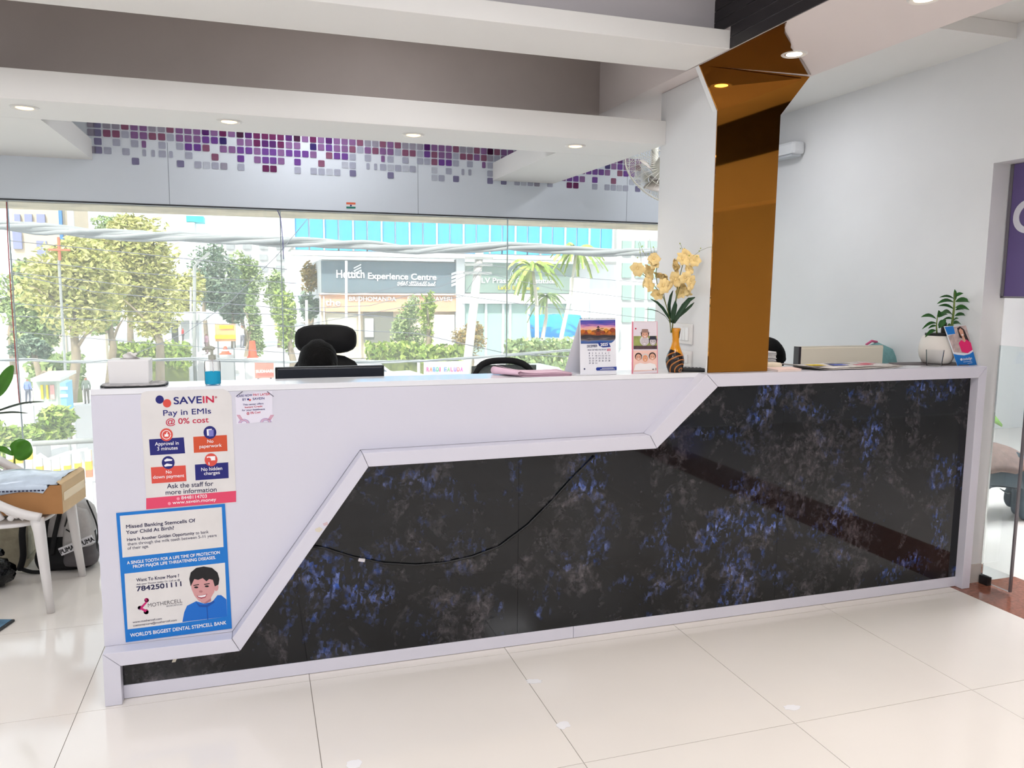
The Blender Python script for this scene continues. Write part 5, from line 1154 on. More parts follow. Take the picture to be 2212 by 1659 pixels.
walker('person in a red shirt at the gate cabin door',396,742,706,36.8,(214,70,70),(90,80,80),2)
walker('person in a pale shirt beyond the street sign',524,752,700,44,(206,206,212),(120,120,130),3)
walker('person in blue standing by the kiosk',62,872,815,22,(110,130,180),(80,84,100),4); walker('person in dark green near the white compound wall',188,872,812,21,(110,120,110),(90,86,80),5)
walker('person reaching out beside the gate cabin bollards',447,765,718,38,(180,140,150),(130,110,110),6,1)
# vehicles and kiosk
def car(label,px,py,Y,L_,c,rz=0):
    q=P(px,py,Y=Y); t=thing('parked_car',label,'car',(q.x,Y,GZ),rz=rz); cm=mat('car_'+str(c),c,.25); gm=mat('car_glass',(90,100,110),.1); tm=mat('tyre',(40,40,42),.8)
    h=L_*.36; w=L_*.2
    side=[(-.5,.09),(-.5,.19),(-.42,.22),(-.28,.24),(-.16,.345),(.16,.35),(.30,.24),(.46,.21),(.5,.17),(.5,.09)]
    MB().prism([(x*L_,-w,z*L_) for x,z in side],(0,2*w,0)).build('body',cm,t,local=True,bevel=.06)
    MB().prism([(x*L_,-w-.01,z*L_) for x,z in [(-.25,.245),(-.15,.33),(.14,.335),(.26,.245)]],(0,2*w+.02,0)).build('windows',gm,t,local=True)
    for x in (-.3,.32):
        for s in (-1,1): MB().lathe([(.001,-.08),(.075*L_,-.08),(.075*L_,.08),(.001,.08)],(x*L_,s*(w-.05),.075*L_),16,Matrix.Rotation(PI/2,3,'X')).build('wheel',tm,t,local=True,smooth=True)
    MB().obox((.497*L_,w*.7,.17*L_),(.02,0,0),(0,.1,0),(0,0,.06)).build('tail_lamp',mat('tail_red',(226,60,50),.4),t,local=True)
car('white car parked behind the monitor corner',865,800,27,3.9,(230,232,236),.15); car('white car parked under the bright hedge',780,790,31,4.0,(226,226,228)); car('silver car parked beyond the second chair',1150,790,27.5,4.2,(190,196,200),.1)
def scooter(label,px,Y,c,rz):
    q=P(px,800,Y=Y); t=thing('parked_scooter',label,'scooter',(q.x,Y,GZ),rz=rz,group='parked scooters'); cm=mat('scooter_'+str(c),c,.4); tm=mat('tyre')
    for x in (-.55,.6): MB().lathe([(.14,-.05),(.26,-.06),(.26,.06),(.14,.05)],(x,0,.26),16,Matrix.Rotation(PI/2,3,'X')).build('wheel',tm,t,local=True,smooth=True)
    MB().prism([(-.7,-.14,.42),(-.2,-.14,.35),(.25,-.14,.30),(.35,-.14,.95),(.25,-.14,.98),(.12,-.14,.5),(-.1,-.14,.74),(-.75,-.14,.74)],(0,.28,0)).build('body',cm,t,local=True,bevel=.03)
    MB().box(-.72,-.08,-.13,.13,.745,.83).build('seat',plb,t,local=True,bevel=.03); MB().tube([(.3,-.33,1.02),(.3,0,.98),(.3,.33,1.02)],.025,8).build('handlebar',plb,t,local=True)
for i,(px,c,lab) in enumerate([(950,(200,60,60),'red scooter parked in front of the stall banner'),(985,(70,110,190),'blue scooter parked right of the stall banner'),(905,(120,124,130),'grey scooter parked left of the stall banner'),(300,(90,92,96),'dark scooter parked beside the tissue box'),(340,(196,90,90),'red scooter parked behind the tissue box corner')]): scooter(lab,px+(0,22,-16,0,30)[i],(24.6,25.9,25.4,22,22)[i],c,.5+i*.2)
kk=thing('street_kiosk','pale green kiosk with yellow panels beyond the low hedge','kiosk',(P(100,860,Y=19).x,19,GZ)); R('body',mat('kiosk_green',(190,200,184),.7),(70,822),(127,905),19,1.2,kk); R('panel',yel,(87,832),(94,862),18.95,.04,kk); R('panel',yel,(99,832),(105,862),18.95,.04,kk); R('panel',mat('panel_pink',(230,170,160),.6),(107,832),(118,862),18.95,.04,kk); R('awning',mat('awning_pale',(214,214,206),.7),(66,818),(130,823),18.7,1.6,kk)
wt=thing('water_cabinet','blue and white street cabinet right of the kiosk','cabinet',(P(137,850,Y=18).x,18,GZ)); R('body',mat('cabinet_blue',(120,180,210),.6),(129,828),(146,900),18,.6,wt); R('band',wb,(129,836),(146,842),17.97,.03,wt); R('band',wb,(129,852),(146,858),17.97,.03,wt)
# striped railing just below the window
rl=thing('striped_railing','white and yellow striped railing below the window by the counter','railing',(P(160,1000,Y=9.0).x,9.0,GZ)); rw=mat('rail_white',(234,232,230),.6); ry=mat('rail_yellow',(244,204,30),.6); ro=mat('rail_orange',(230,120,80),.6)
tops=[(20,968),(40,958),(60,950),(84,983),(103,995),(122,989),(144,981),(167,976),(190,972),(210,940)]
for i,(x,y) in enumerate(tops):
    A=P(x,y,Y=9.0); B=P(x+2,y+120,Y=9.0); w=.028; box('bar',rw,A.x-w,A.x+w,8.98,9.03,GZ,A.z,rl)
    z1=P(x,y+24,Y=9.0).z; z2=P(x,y+42,Y=9.0).z; box('yellow_band',ry,A.x-w-.002,A.x+w+.002,8.975,9.035,z2,z1,rl)
    if i>6: z3=P(x,y+58,Y=9.0).z; box('orange_band',ro,A.x-w-.002,A.x+w+.002,8.975,9.035,z3,z2,rl)
MB().tube([P(x,y-2,Y=9.0) for x,y in tops[3:9]],.018,6).build('top_rail',rw,rl,smooth='all'); MB().tube([P(40,960,Y=9.2),P(230,950,Y=9.2)],.03,6).build('grey_rail',pm2,rl,smooth='all'); MB().tube([P(40,1040,Y=9.0),P(230,1036,Y=9.0)],.03,6).build('bottom_rail',rw,rl,smooth='all')
# ================================================================ office chairs and people behind the counter
meshb=mat('chair_mesh_black',(12,13,16),.8); meshg=mat('chair_mesh_grey',(96,102,100),.9,noise=.3,nscale=160); chrome=mat('chair_steel',(120,122,126),.35,metal=.8)
def rbox(cx,cy,cz,w,d,h,e=4,n=28,m=10,bow=0):
    "rounded cushion: superellipse outline w x h in xz, thickness d in y"
    b=MB(); g=[]
    for i in range(m+1):
        ph=-PI/2+PI*i/m; yy=d*math.sin(ph); rr=.80+.20*math.cos(ph)
        if i in (0,m): rr=.0001
        elif i in (1,m-1): rr=.9
        row=[]
        for k in range(n+1):
            a=2*PI*k/n; c,s=math.cos(a),math.sin(a); r=1/((abs(c)**e+abs(s)**e)**(1/e)); x=w*r*c*rr; row.append((cx+x,cy+yy+bow*(x/w)**2,cz+h*r*s*rr))
        g.append(row)
    return b.sheet(g)
def office_chair(label,x,y,ztop,zhead=None,mesh=False,w=.225):
    t=thing('office_chair',label,'office chair',(x,y,0)); zb=ztop
    if mesh:
        rim=[]; n=44
        for k in range(n+1):
            a=2*PI*k/n; c,s=math.cos(a),math.sin(a); e=3.2; r=1/((abs(c)**e+abs(s)**e)**(1/e)); xx=w*r*c; rim.append((xx,.22-.06*(xx/w)**2,zb-.27+.26*r*s))
        MB().tube(rim,.018,10).build('back_rim',meshb,t,local=True,smooth='all')
        g=[[(w*.95*u,.222-.06*u*u,zb-.27+.25*v) for u in [i/8*2-1 for i in range(9)]] for v in (-.95,-.5,0,.5,.95)]
        MB().sheet(g).build('back_mesh',meshg,t,local=True,smooth='all',solid=.004)
    else:
        rbox(0,.22,zb-.28,w,.045,.285,3,bow=-.05).build('backrest',meshb,t,local=True,smooth='all')
    if zhead:
        rbox(0,.20,zhead,.160,.045,.078,3.2,bow=-.03).build('headrest',meshb,t,local=True,smooth='all')
        MB().tube([(0,.26,zb-.1),(0,.25,zhead)],.018,8).build('headrest_stem',plb,t,local=True)
    MB().tube([(0,.27,zb-.30),(0,.27,.50),(0,.15,.42),(0,0,.42)],.022,8).build('back_spine',plb,t,local=True,smooth='all')
    rb_=rbox(0,0,0,.24,.045,.23,4); 
    for i,v in enumerate(rb_.v): rb_.v[i]=(v[0],-v[2],.465+v[1])
    rb_.build('seat',meshb,t,local=True,smooth='all')
    for s in (-1,1):
        MB().tube([(s*.25,.05,.44),(s*.28,.05,.56),(s*.28,.02,.66)],.016,8).build('arm_post',plb,t,local=True,smooth='all'); MB().box(s*.28-.035,s*.28+.035,-.14,.10,.66,.685).build('armrest',plb,t,local=True,bevel=.01)
    MB().tube([(0,0,.42),(0,0,.12)],.026,12).build('gas_column',chrome,t,local=True)
    for k in range(5):
        a=2*PI*k/5+.3; e=(.29*math.cos(a),.29*math.sin(a)); spk=MB().tube([(0,0,.11),(e[0]*.5,e[1]*.5,.10),(e[0],e[1],.075)],[.028,.022,.016],8).build('base_spoke',plb,t,local=True,smooth='all')
        MB().lathe([(.001,-.02),(.029,-.02),(.029,.02),(.001,.02)],(e[0],e[1],.0295),14,Matrix.Rotation(a,3,'Z')@Matrix.Rotation(PI/2,3,'X')).build('caster',plb,spk,local=True,smooth=True)
    return t
c1x=P(704,733,Y=4.30).x
office_chair('black high-back office chair with a wide headrest behind the monitor',c1x,4.12,P(704,768,Y=4.32).z,P(704,733,Y=4.30).z,w=.215)
c2x=P(1083,790,Y=4.2).x
office_chair('black mesh-back office chair behind the pink papers',c2x,3.98,P(1083,775,Y=4.2).z,mesh=True,w=.195)
office_chair('black office chair of the seated woman behind the column',P(1655,765,Y=3.95).x,4.10,.98,mesh=True,w=.2)
def skinmesh(name,V,E,Rr,m,parent,root=0,sub=2,scale=1):
    me=bpy.data.meshes.new(name); me.from_pydata(V,E,[]); o=bpy.data.objects.new(name,me); COL.objects.link(o); o.parent=parent; md=o.modifiers.new('skin','SKIN'); md.use_smooth_shade=True; sv_=me.skin_vertices[0].data
    for i,r in enumerate(Rr): sv_[i].radius=(r,r) if not isinstance(r,tuple) else r; sv_[i].use_root=(i==root)
    s=o.modifiers.new('sub','SUBSURF'); s.levels=1; s.render_levels=sub; me.materials.append(m); return o
skinm=mat('skin_brown',(150,98,74),.5); hairm=mat('black_hair',(9,8,9),.75,spec=.2,noise=.4,nscale=60,bump=.3,bscale=120)
def seated(label,hx,hy,hz,shirt,trou,pitch,long_hair,yaw=0):
    "a person sitting and facing the counter (-y); hx,hy,hz is the middle of the head"
    t=thing('person',label,'person',(hx,hy+.12,0)); dz=hz-1.17
    nk=Vector((0,-.07,1.04+dz)); ch=Vector((0,.0,.88+dz)); pl=Vector((0,.06,.56))
    V=[pl,Vector((0,.05,.72+dz*.5)),ch,Vector((0,-.03,.98+dz)),nk,Vector((0,-.10,1.10+dz))]; E=[(0,1),(1,2),(2,3),(3,4),(4,5)]; Rr=[(.15,.11),(.135,.10),(.15,.105),(.10,.075),.05,.05]
    hands=[]
    for s in (-1,1):
        b=len(V); V+= [Vector((s*.17,-.02,.96+dz)),Vector((s*.235,-.08,.80+dz*.7)),Vector((s*.22,-.22,.775)),Vector((s*.15,-.37,.775)),Vector((s*.14,-.42,.772))]; E+=[(3,b),(b,b+1),(b+1,b+2),(b+2,b+3),(b+3,b+4)]; Rr+=[.062,.05,.042,.03,(.038,.018)]
        hands.append((s,V[-1]))
        b=len(V); V+=[Vector((s*.10,.0,.55)),Vector((s*.12,-.38,.54)),Vector((s*.12,-.42,.30)),Vector((s*.12,-.38,.07)),Vector((s*.12,-.50,.035))]; E+=[(0,b),(b,b+1),(b+1,b+2),(b+2,b+3),(b+3,b+4)]; Rr+=[.085,.062,.052,.038,.032]
    body=skinmesh('body',[tuple(v) for v in V],E,Rr,skinm,t)
    # fingers
    f=MB()
    for s,h in hands:
        for k,L_ in enumerate((.062,.072,.068,.055)):
            x=h.x+(-.027+.018*k)*s; f.tube([(x,h.y-.005,h.z+.004),(x,h.y-.03-L_*.4,h.z+.012),(x-.002*s,h.y-.03-L_*.75,h.z+.002),(x-.003*s,h.y-.03-L_,h.z-.014)],[.009,.009,.008,.006],8)
        f.tube([(h.x-s*.03,h.y+.03,h.z),(h.x-s*.055,h.y+.0,h.z),(h.x-s*.06,h.y-.03,h.z-.004)],[.011,.010,.008],8)
    f.build('fingers',skinm,t,local=True,smooth='all')
    # clothes
    SV=[V[0]+Vector((0,0,.02)),V[1],V[2],V[3]+Vector((0,0,.005))]; SE=[(0,1),(1,2),(2,3)]; SR=[(.165,.125),(.15,.115),(.165,.12),(.108,.085)]
    for s,b in ((-1,6),(1,16)):
        i=len(SV); SV+=[V[b],V[b+1],V[b+1].lerp(V[b+2],.6)]; SE+=[(3,i),(i,i+1),(i+1,i+2)]; SR+=[.074,.062,.056]
    skinmesh('shirt',[tuple(v) for v in SV],SE,SR,shirt,t)
    TV=[V[0]]; TE=[]; TR_=[(.165,.125)]
    for b in (11,21):
        i=len(TV); TV+=[V[b],V[b+1],V[b+2],V[b+3]+Vector((0,0,.03))]; TE+=[(0,i),(i,i+1),(i+1,i+2),(i+2,i+3)]; TR_+=[.098,.075,.066,.055]
    skinmesh('trousers',[tuple(v) for v in TV],TE,TR_,trou,t)
    for s in (-1,1): MB().ell((s*.12,-.46,.03),.045,.125,.03,14,8).build('shoe',plb,t,local=True,smooth='all')
    # head, tipped forward
    Rh=Matrix.Rotation(yaw,3,'Z')@Matrix.Rotation(pitch,3,'X'); hc=Vector((0,-.12,hz))
    hd=thing('head_root','','x',(0,0,0)); bpy.data.objects.remove(hd)
    b=MB(); n,m_=28,20; g=[]
    for i in range(m_+1):
        ph=PI*i/m_; row=[]
        for k in range(n+1):
            a=2*PI*k/n; x=.075*math.sin(ph)*math.cos(a); y=.095*math.sin(ph)*math.sin(a); z=.115*math.cos(ph)
            if z<0: x*=1-.35*(z/.115)**2; y*=1-.15*(z/.115)**2
            fr=max(0,-y/.095)
            if abs(x)<.016 and -.045<z<.012 and y<0: y-=.020*(1-abs(x)/.016)*(.4+.6*(.012-z)/.057)      # nose
            if abs(abs(x)-.03)<.016 and -.002<z<.022 and y<0: y+=.007                                     # eye sockets
            if abs(x)<.026 and -.070<z<-.055 and y<0: y-=.005                                             # lips
            row.append(tuple(Rh@Vector((x,y,z))+hc))
        g.append(row)
    head=b.sheet(g).build('head',skinm,t,local=True,smooth='all')
    for s in (-1,1):
        MB().ell(tuple(Rh@Vector((s*.078,.01,-.005))+hc),.010,.020,.032,10,8,Rh).build('ear',skinm,head,local=True,smooth='all')
        MB().ell(tuple(Rh@Vector((s*.030,-.083,.010))+hc),.012,.006,.007,10,8,Rh).build('eye',mat('eye_white',(230,226,222),.2),head,local=True,smooth='all')
        MB().ell(tuple(Rh@Vector((s*.030,-.0885,.010))+hc),.005,.002,.005,8,6,Rh).build('iris',mat('iris_dark',(30,20,16),.2),head,local=True,smooth='all')
    MB().ell(tuple(Rh@Vector((0,-.088,-.062))+hc),.022,.006,.006,10,6,Rh).build('mouth',mat('lips',(150,80,76),.5),head,local=True,smooth='all')
    hb=MB(); g=[]
    for i in range(13):
        ph=(.62*PI if not long_hair else .60*PI)*i/12; row=[]
        for k in range(33):
            a=2*PI*k/32; x=math.sin(ph)*math.cos(a); y=math.sin(ph)*math.sin(a); z=math.cos(ph); rr=1.0
            lim=.42 if not long_hair else .50
            zz=z
            if y<-.35 and z<lim: # hairline over the forehead
                zz=lim+ (z-lim)*.12; sc=math.sqrt(max(0,1-zz*zz))/max(1e-4,math.sqrt(x*x+y*y)); x*=sc; y*=sc
            w=1.16+.03*math.sin(9*a+3*ph)+.03*math.sin(5*a)
            row.append(tuple(Rh@Vector((.079*x*w,.099*y*w,.118*zz*1.06+.004))+hc))
        g.append(row)
    hb.sheet(g).build('hair',hairm,t,local=True,smooth='all',solid=.006)
    if long_hair:
        g=[]
        for i in range(12):
            u=i/11; row=[]
            for k in range(25):
                a=-.15*PI+1.30*PI*k/24; r=.086+.024*math.sin(PI*min(1,u*1.1)); p=Rh@Vector((r*1.03*math.cos(a),.100*math.sin(a)+.02*u,.06-.10*min(u,.4)/.4*.6))+hc
                p=Vector((p.x+.012*math.cos(a)*u,p.y+.03*u,p.z-.40*u)); row.append(tuple(p+Vector((.004*math.sin(11*a),0,0))))
            g.append(row)
        MB().sheet(g).build('long_hair',hairm,t,local=True,smooth='all',solid=.008)
    return t
h=P(687,775,Y=3.96)
seated('person with short black hair bent low behind the dark monitor',h.x,h.y,h.z-.03,mat('shirt_dark',(40,44,60),.8),mat('trousers_dark',(36,36,42),.8),.75,False)
h=P(1652,772,Y=3.90)
seated('woman with long black hair seated half behind the bronze column',h.x,h.y,h.z-.01,mat('shirt_maroon',(96,40,60),.8),mat('trousers_black',(28,28,32),.8),.55,True,yaw=.25)
# ================================================================ white lattice chair and the things round it
chw=mat('chair_white',(232,228,226),.3)
cx0,cy0=-1.17,4.235
ch=thing('lattice_chair','white moulded plastic chair with branch lattice sides holding a carton','chair',(cx0,cy0,0),rz=-.09)
def L2(x,y,z): return (x,y,z)
# local frame: front is +x
g=[]
seatpts=[]
for k in range(40):
    a=2*PI*k/40; c,s=math.cos(a),math.sin(a); e=3.4; r=1/((abs(c)**e+abs(s)**e)**(1/e)); seatpts.append((.245*r*c-.01,.235*r*s,.402))
MB().prism(seatpts,(0,0,.020)).build('seat',chw,ch,local=True,bevel=.009,seg=3)
for sx,sy,dx,dy in ((1,1,.035,.02),(1,-1,.035,-.02),(-1,1,-.05,.03),(-1,-1,-.05,-.03)):
    MB().tube([(sx*.215,sy*.215,.44),(sx*.218+dx*.2,sy*.217+dy*.2,.38),(sx*.22+dx*.6,sy*.218+dy*.6,.18),(sx*.222+dx,sy*.219+dy,.0)],[.030,.026,.021,.017],12).build('leg',chw,ch,local=True,smooth='all')
# shell rim: from the front corner up the side, round the back and down again
rim=[]
for s in (-1,):
    rim=[(.235,-.225,.445),(.15,-.235,.475),(.05,-.240,.53),(-.06,-.243,.60),(-.17,-.240,.68),(-.25,-.21,.74),(-.295,-.14,.785),(-.31,0,.80)]
rim=rim+[(x,-y,z) for x,y,z in rim[:-1]][::-1]
def smoothpts(pts,n=4):
    out=[]; p=[Vector(v) for v in pts]
    for i in range(len(p)-1):
        a,b,c,d=p[max(i-1,0)],p[i],p[i+1],p[min(i+2,len(p)-1)]
        for k in range(n):
            t=k/n; out.append(.5*((2*b)+(-a+c)*t+(2*a-5*b+4*c-d)*t*t+(-a+3*b-3*c+d)*t**3))
    return out+[p[-1]]
MB().tube(smoothpts(rim),.021,10).build('shell_rim',chw,ch,local=True,smooth='all')
# lattice branches between rim and seat edge
rp=smoothpts(rim,6); sp_=[]
for i in range(len(rp)):
    u=i/(len(rp)-1); sp_.append(Vector((rp[i].x*.92+.015,rp[i].y*.95,.445)))
rnd=random.Random(5)
for i in range(6,len(rp)-6,4):
    top=rp[i]; j=max(2,min(len(rp)-3,i+rnd.choice((-5,-3,3,5)))); bot=sp_[j]; k=max(2,min(len(rp)-3,i+rnd.choice((-4,4)))); fork=rp[k]
    mid=top.lerp(bot,.5)+Vector((0,0,.01)); 
    MB().tube(smoothpts([top,top.lerp(mid,.6)+Vector((0,0,-.01)),mid,bot],3),0.0140,8).build('branch',chw,ch,local=True,smooth='all')
    MB().tube(smoothpts([mid,mid.lerp(fork,.5)+Vector((0,0,-.012)),fork],3),.0115,8).build('branch',chw,ch,local=True,smooth='all')
# carton on the seat
card_m=mat('cardboard',(176,126,78),.8,noise=.06,nscale=14); card_l=mat('cardboard_pale',(222,192,150),.8,noise=.04,nscale=14)
FL=Vector((-.868,4.034,.4485)); ed=Vector((-.837-.868*0+.868-.868+.050-.0,4.30,0))
bx=thing('cardboard_carton','open brown cardboard carton lying on the white lattice chair','carton',(-1.10,4.17,.4485),rz=-.14)
def cb(x0,x1,y0,y1,z0,z1,n,m): return MB().box(x0,x1,y0,y1,z0,z1).build(n,m,bx,local=True)
cb(-.27,.245,-.115,-.111,0,.135,'front_wall',card_m); cb(-.27,.245,.181,.185,0,.135,'back_wall',card_m); cb(.241,.2445,-.111,.181,0,.140,'end_wall',card_l); cb(-.27,-.266,-.111,.181,0,.135,'end_wall',card_l); cb(-.266,.241,-.111,.181,0,.003,'bottom',card_m)
MB().box(.245,.2465,-.095,.17,.055,.095).build('tape_strip',mat('pack_tape',(226,196,146),.25),bx,local=True); MB().add([(.2452,-.115,.135),(.2452,.185,.140),(.225,.18,.155),(.225,-.11,.150)],[(0,1,2,3)]).build('top_flap',card_l,bx,local=True,solid=.003)
for i,s in enumerate('▢U'): pass
# clear plastic packet spilling over the carton
pk_=thing('plastic_packet','crumpled pale blue plastic packet lying over the carton','packet',(-1.10,4.17,.585),rz=-.14)
g=[]; rnd=random.Random(3)
for i in range(17):
    u=i/16; row=[]
    for k in range(13):
        v=k/12; x=-.27+.50*u; y=-.125+.29*v; z=.010+.022*math.sin(PI*v)+.008*math.sin(9*u+4*v)+rnd.uniform(-.004,.004)
        if k==0: y=-.1195; z=-.035+.008*math.sin(11*u)+(.045 if u>.9 else 0)
        if k==1: y=-.119; z=.002
        row.append((x,y,z))
    g.append(row)
MB().sheet(g).build('film',mat('packet_film',(206,220,236),.18,noise=.12,nscale=20),pk_,local=True,smooth='all',solid=.0015)
for i in range(26):
    MB().box(-.25+i*.0165,-.25+i*.0165+.011,-.1212,-.1203,-.026,-.019).build('printed_mark',mat('packet_ink',(50,54,80),.5),pk_,local=True)
for i in range(6): MB().box(-.265,-.235,-.1212,-.1203,-.012+i*.004,-.0105+i*.004).build('blue_mark',mat('packet_blue',(80,90,200),.5),pk_,local=True)
# backpack
bk=thing('backpack','grey and black backpack slumped on the floor behind the chair','backpack',(-1.0,4.66,0),rz=-.15)
gr=mat('pack_grey',(186,182,180),.85,noise=.06,nscale=60); bl=mat('pack_black',(18,18,20),.8); mg=mat('pack_charcoal',(96,92,94),.8,noise=.1,nscale=50)
def lump(w,d,z0,z1,ex=3.0,n=36,m=14,top=.55,cx=0,cy=0,lean=0):
    g=[]
    for i in range(m+1):
        t=i/m; r=(.92+.08*math.sin(PI*min(1,t*2)))*(1-(1-top)*max(0,(t-.5)/.5)**2); 
        if i==m: r*=.02
        row=[]
        for k in range(n+1):
            a=2*PI*k/n; c,s=math.cos(a),math.sin(a); rr=1/((abs(c)**ex+abs(s)**ex)**(1/ex)); row.append((cx+w*rr*c*r+lean*t,cy+d*rr*s*r,z0+(z1-z0)*t))
        g.append(row)
    b=MB().sheet(g); nn=len(b.v); b.v.append((cx,cy,z0)); b.f+= [(nn,k+1,k) for k in range(n)]; return b
lump(.150,.115,.006,.20,top=1.0).build('lower_body',bl,bk,local=True,smooth='all')
lump(.145,.110,.17,.375,top=.35,lean=.02).build('upper_body',gr,bk,local=True,smooth='all')
lump(.075,.06,.07,.335,top=.5,cx=.085,cy=-.07).build('front_pocket',gr,bk,local=True,smooth='all')
lump(.082,.066,.03,.14,top=1.0,cx=.092,cy=-.072).build('pocket_base',mg,bk,local=True,smooth='all')
Mb=Matrix.Rotation(-.38,3,'Y')
bandc=Vector((.10,-.146,.150)); band=MB().obox(bandc,Mb@Vector((.088,0,0)),(0,.004,0),Mb@Vector((0,0,.021))).build('logo_band',mat('band_white',(232,230,234),.6),bk,local=True)
for s,o in (('PUMA',.03),('PUMA',-.075)):
    cu=bpy.data.curves.new('lettering','FONT'); cu.body=s; cu.size=.034; cu.extrude=.0004; to=bpy.data.objects.new('lettering',cu); COL.objects.link(to); cu.materials.append(bl)
    p=bandc+Mb@Vector((o-.01,0,-.012))+Vector((0,-.0052,0)); to.parent=bk; to.location=p; to.rotation_euler=(PI/2,-.38,0); FITS.append((to,.072,.0008))
for pts,r in (([(-.12,-.10,.36),(-.16,-.13,.25),(-.17,-.12,.10),(-.20,-.10,.02)],.016),([(-.02,-.115,.36),(-.05,-.130,.25),(-.06,-.125,.12)],.012),([(.02,-.115,.33),(-.01,-.13,.2),(-.03,-.125,.1)],.012),([(-.20,-.10,.025),(-.13,-.13,.012),(-.05,-.13,.01)],.010)):
    MB().tube(smoothpts(pts,4),r,8).build('strap',bl,bk,local=True,smooth='all')
for pts in ([(.06,-.133,.31),(.055,-.136,.28),(.045,-.138,.25)],[(.05,-.138,.235),(.07,-.138,.22),(.09,-.137,.205)]): MB().tube(pts,.0035,6).build('zip_pull',bl,bk,local=True)
MB().tube(smoothpts([(.165,-.06,.10),(.172,-.05,.22),(.12,-.03,.36)],4),.004,6).build('piping',bl,bk,local=True,smooth='all')
# concrete planter with plants
conc=mat('rough_concrete',(172,164,142),.95,noise=.25,nscale=16,bump=.6,bscale=40)
pl_=thing('concrete_planter','rough weathered concrete trough planter beside the window','planter',(-1.56,4.80,0))
MB().prism([(-.39,-.14,.045),(.37,-.14,.045),(.385,-.15,.40),(-.40,-.15,.40)],(0,.29,0)).build('trough',conc,pl_,local=True,bevel=.012)
for x in (-.33,.24): MB().prism([(x,-.13,0),(x+.12,-.13,0),(x+.14,-.13,.046),(x-.02,-.13,.046)],(0,.26,0)).build('foot',conc,pl_,local=True)
MB().box(-.37,.36,-.12,.12,.401,.408).build('soil',mat('soil',(70,56,44),1),pl_,local=True)
pn=thing('leafy_plant','tall broad-leaved plant in the concrete planter at the picture edge','plant',(-1.50,4.80,.408))
glf=mat('glossy_leaf',(70,132,30),.3,noise=.3,nscale=10); dlf=mat('dark_blade_leaf',(40,56,44),.4,noise=.2,nscale=10)
def bl_leaf(pix,Y,w,m,flat=(0,-1,.1)):
    c=[P(x,y,Y=Y)-Vector(pn.location) for x,y in pix]; c=smoothpts(c,3); n=len(c); g=[]
    for i,p in enumerate(c):
        t=(c[min(i+1,n-1)]-c[max(i-1,0)]).normalized(); s=t.cross(Vector(flat)).normalized(); ww=w*math.sin(PI*(.05+.93*i/(n-1)))**.75; f=s.cross(t)
        g.append([p+s*ww*e+f*abs(e)*ww*.3 for e in (-1,-.5,0,.5,1)])
    MB().sheet(g).build('leaf',m,pn,local=True,smooth='all',solid=.001)
bl_leaf([(-20,862),(-2,845),(12,820),(20,803),(28,789)],4.6,.030,glf); bl_leaf([(-60,905),(-10,890),(30,877),(60,870),(95,868)],4.6,.010,dlf,(0,-.5,1)); bl_leaf([(-60,898),(0,893),(30,891),(60,893)],4.55,.008,dlf,(0,-.5,1))
bl_leaf([(30,985),(38,980),(48,970),(58,960),(64,955)],4.6,.055,glf); bl_leaf([(-20,968),(0,970),(14,975),(28,984)],4.6,.018,glf,(0,-.6,.8))
MB().tube([(0,0,0),tuple(P(-30,1000,Y=4.7)-Vector(pn.location)),tuple(P(-40,900,Y=4.65)-Vector(pn.location))],[.014,.011,.008],8).build('stem',mat('plant_stem'),pn,local=True,smooth='all')
MB().tube([(.05,-.05,0),tuple(P(30,1020,Y=4.68)-Vector(pn.location)),tuple(P(32,985,Y=4.62)-Vector(pn.location))],[.007,.005,.004],8).build('stem',mat('plant_stem'),pn,local=True,smooth='all')
# black polythene bag and tablet at the frame edge
pb=thing('polythene_bag','crumpled glossy black polythene bag under the white chair','bag',(-1.27,4.40,0)); rnd=random.Random(9); g=[]
for i in range(11):
    ph=PI*i/10; g.append([(.085*math.sin(ph)*math.cos(a)*(1+.18*math.sin(5*a+3*i)),.085*math.sin(ph)*math.sin(a)*(1+.18*math.cos(4*a+2*i)),.075+.074*math.cos(ph)+.0) for a in [2*PI*k/22 for k in range(23)]])
MB().sheet(g).build('crumpled_body',mat('black_polythene',(14,15,17),.15,bump=.8,bscale=30),pb,local=True,smooth='all'); MB().tube([(0,0,.14),(.01,0,.165),(.035,-.01,.18)],[.02,.012,.022],8).build('knot',mat('black_polythene'),pb,local=True,smooth='all')
q=P(-2,1352,Z=0); tbt=thing('tablet_device','dark tablet lying on the floor at the picture edge','tablet',(q.x-.06,q.y,0),rz=-.3); MB().box(-.10,.10,-.065,.065,.0005,.012).build('body',plb,tbt,local=True,bevel=.004); MB().box(-.09,.09,-.058,.058,.0122,.0128).build('screen',mat('tablet_screen',(90,130,160),.1,noise=.4,nscale=14),tbt,local=True)
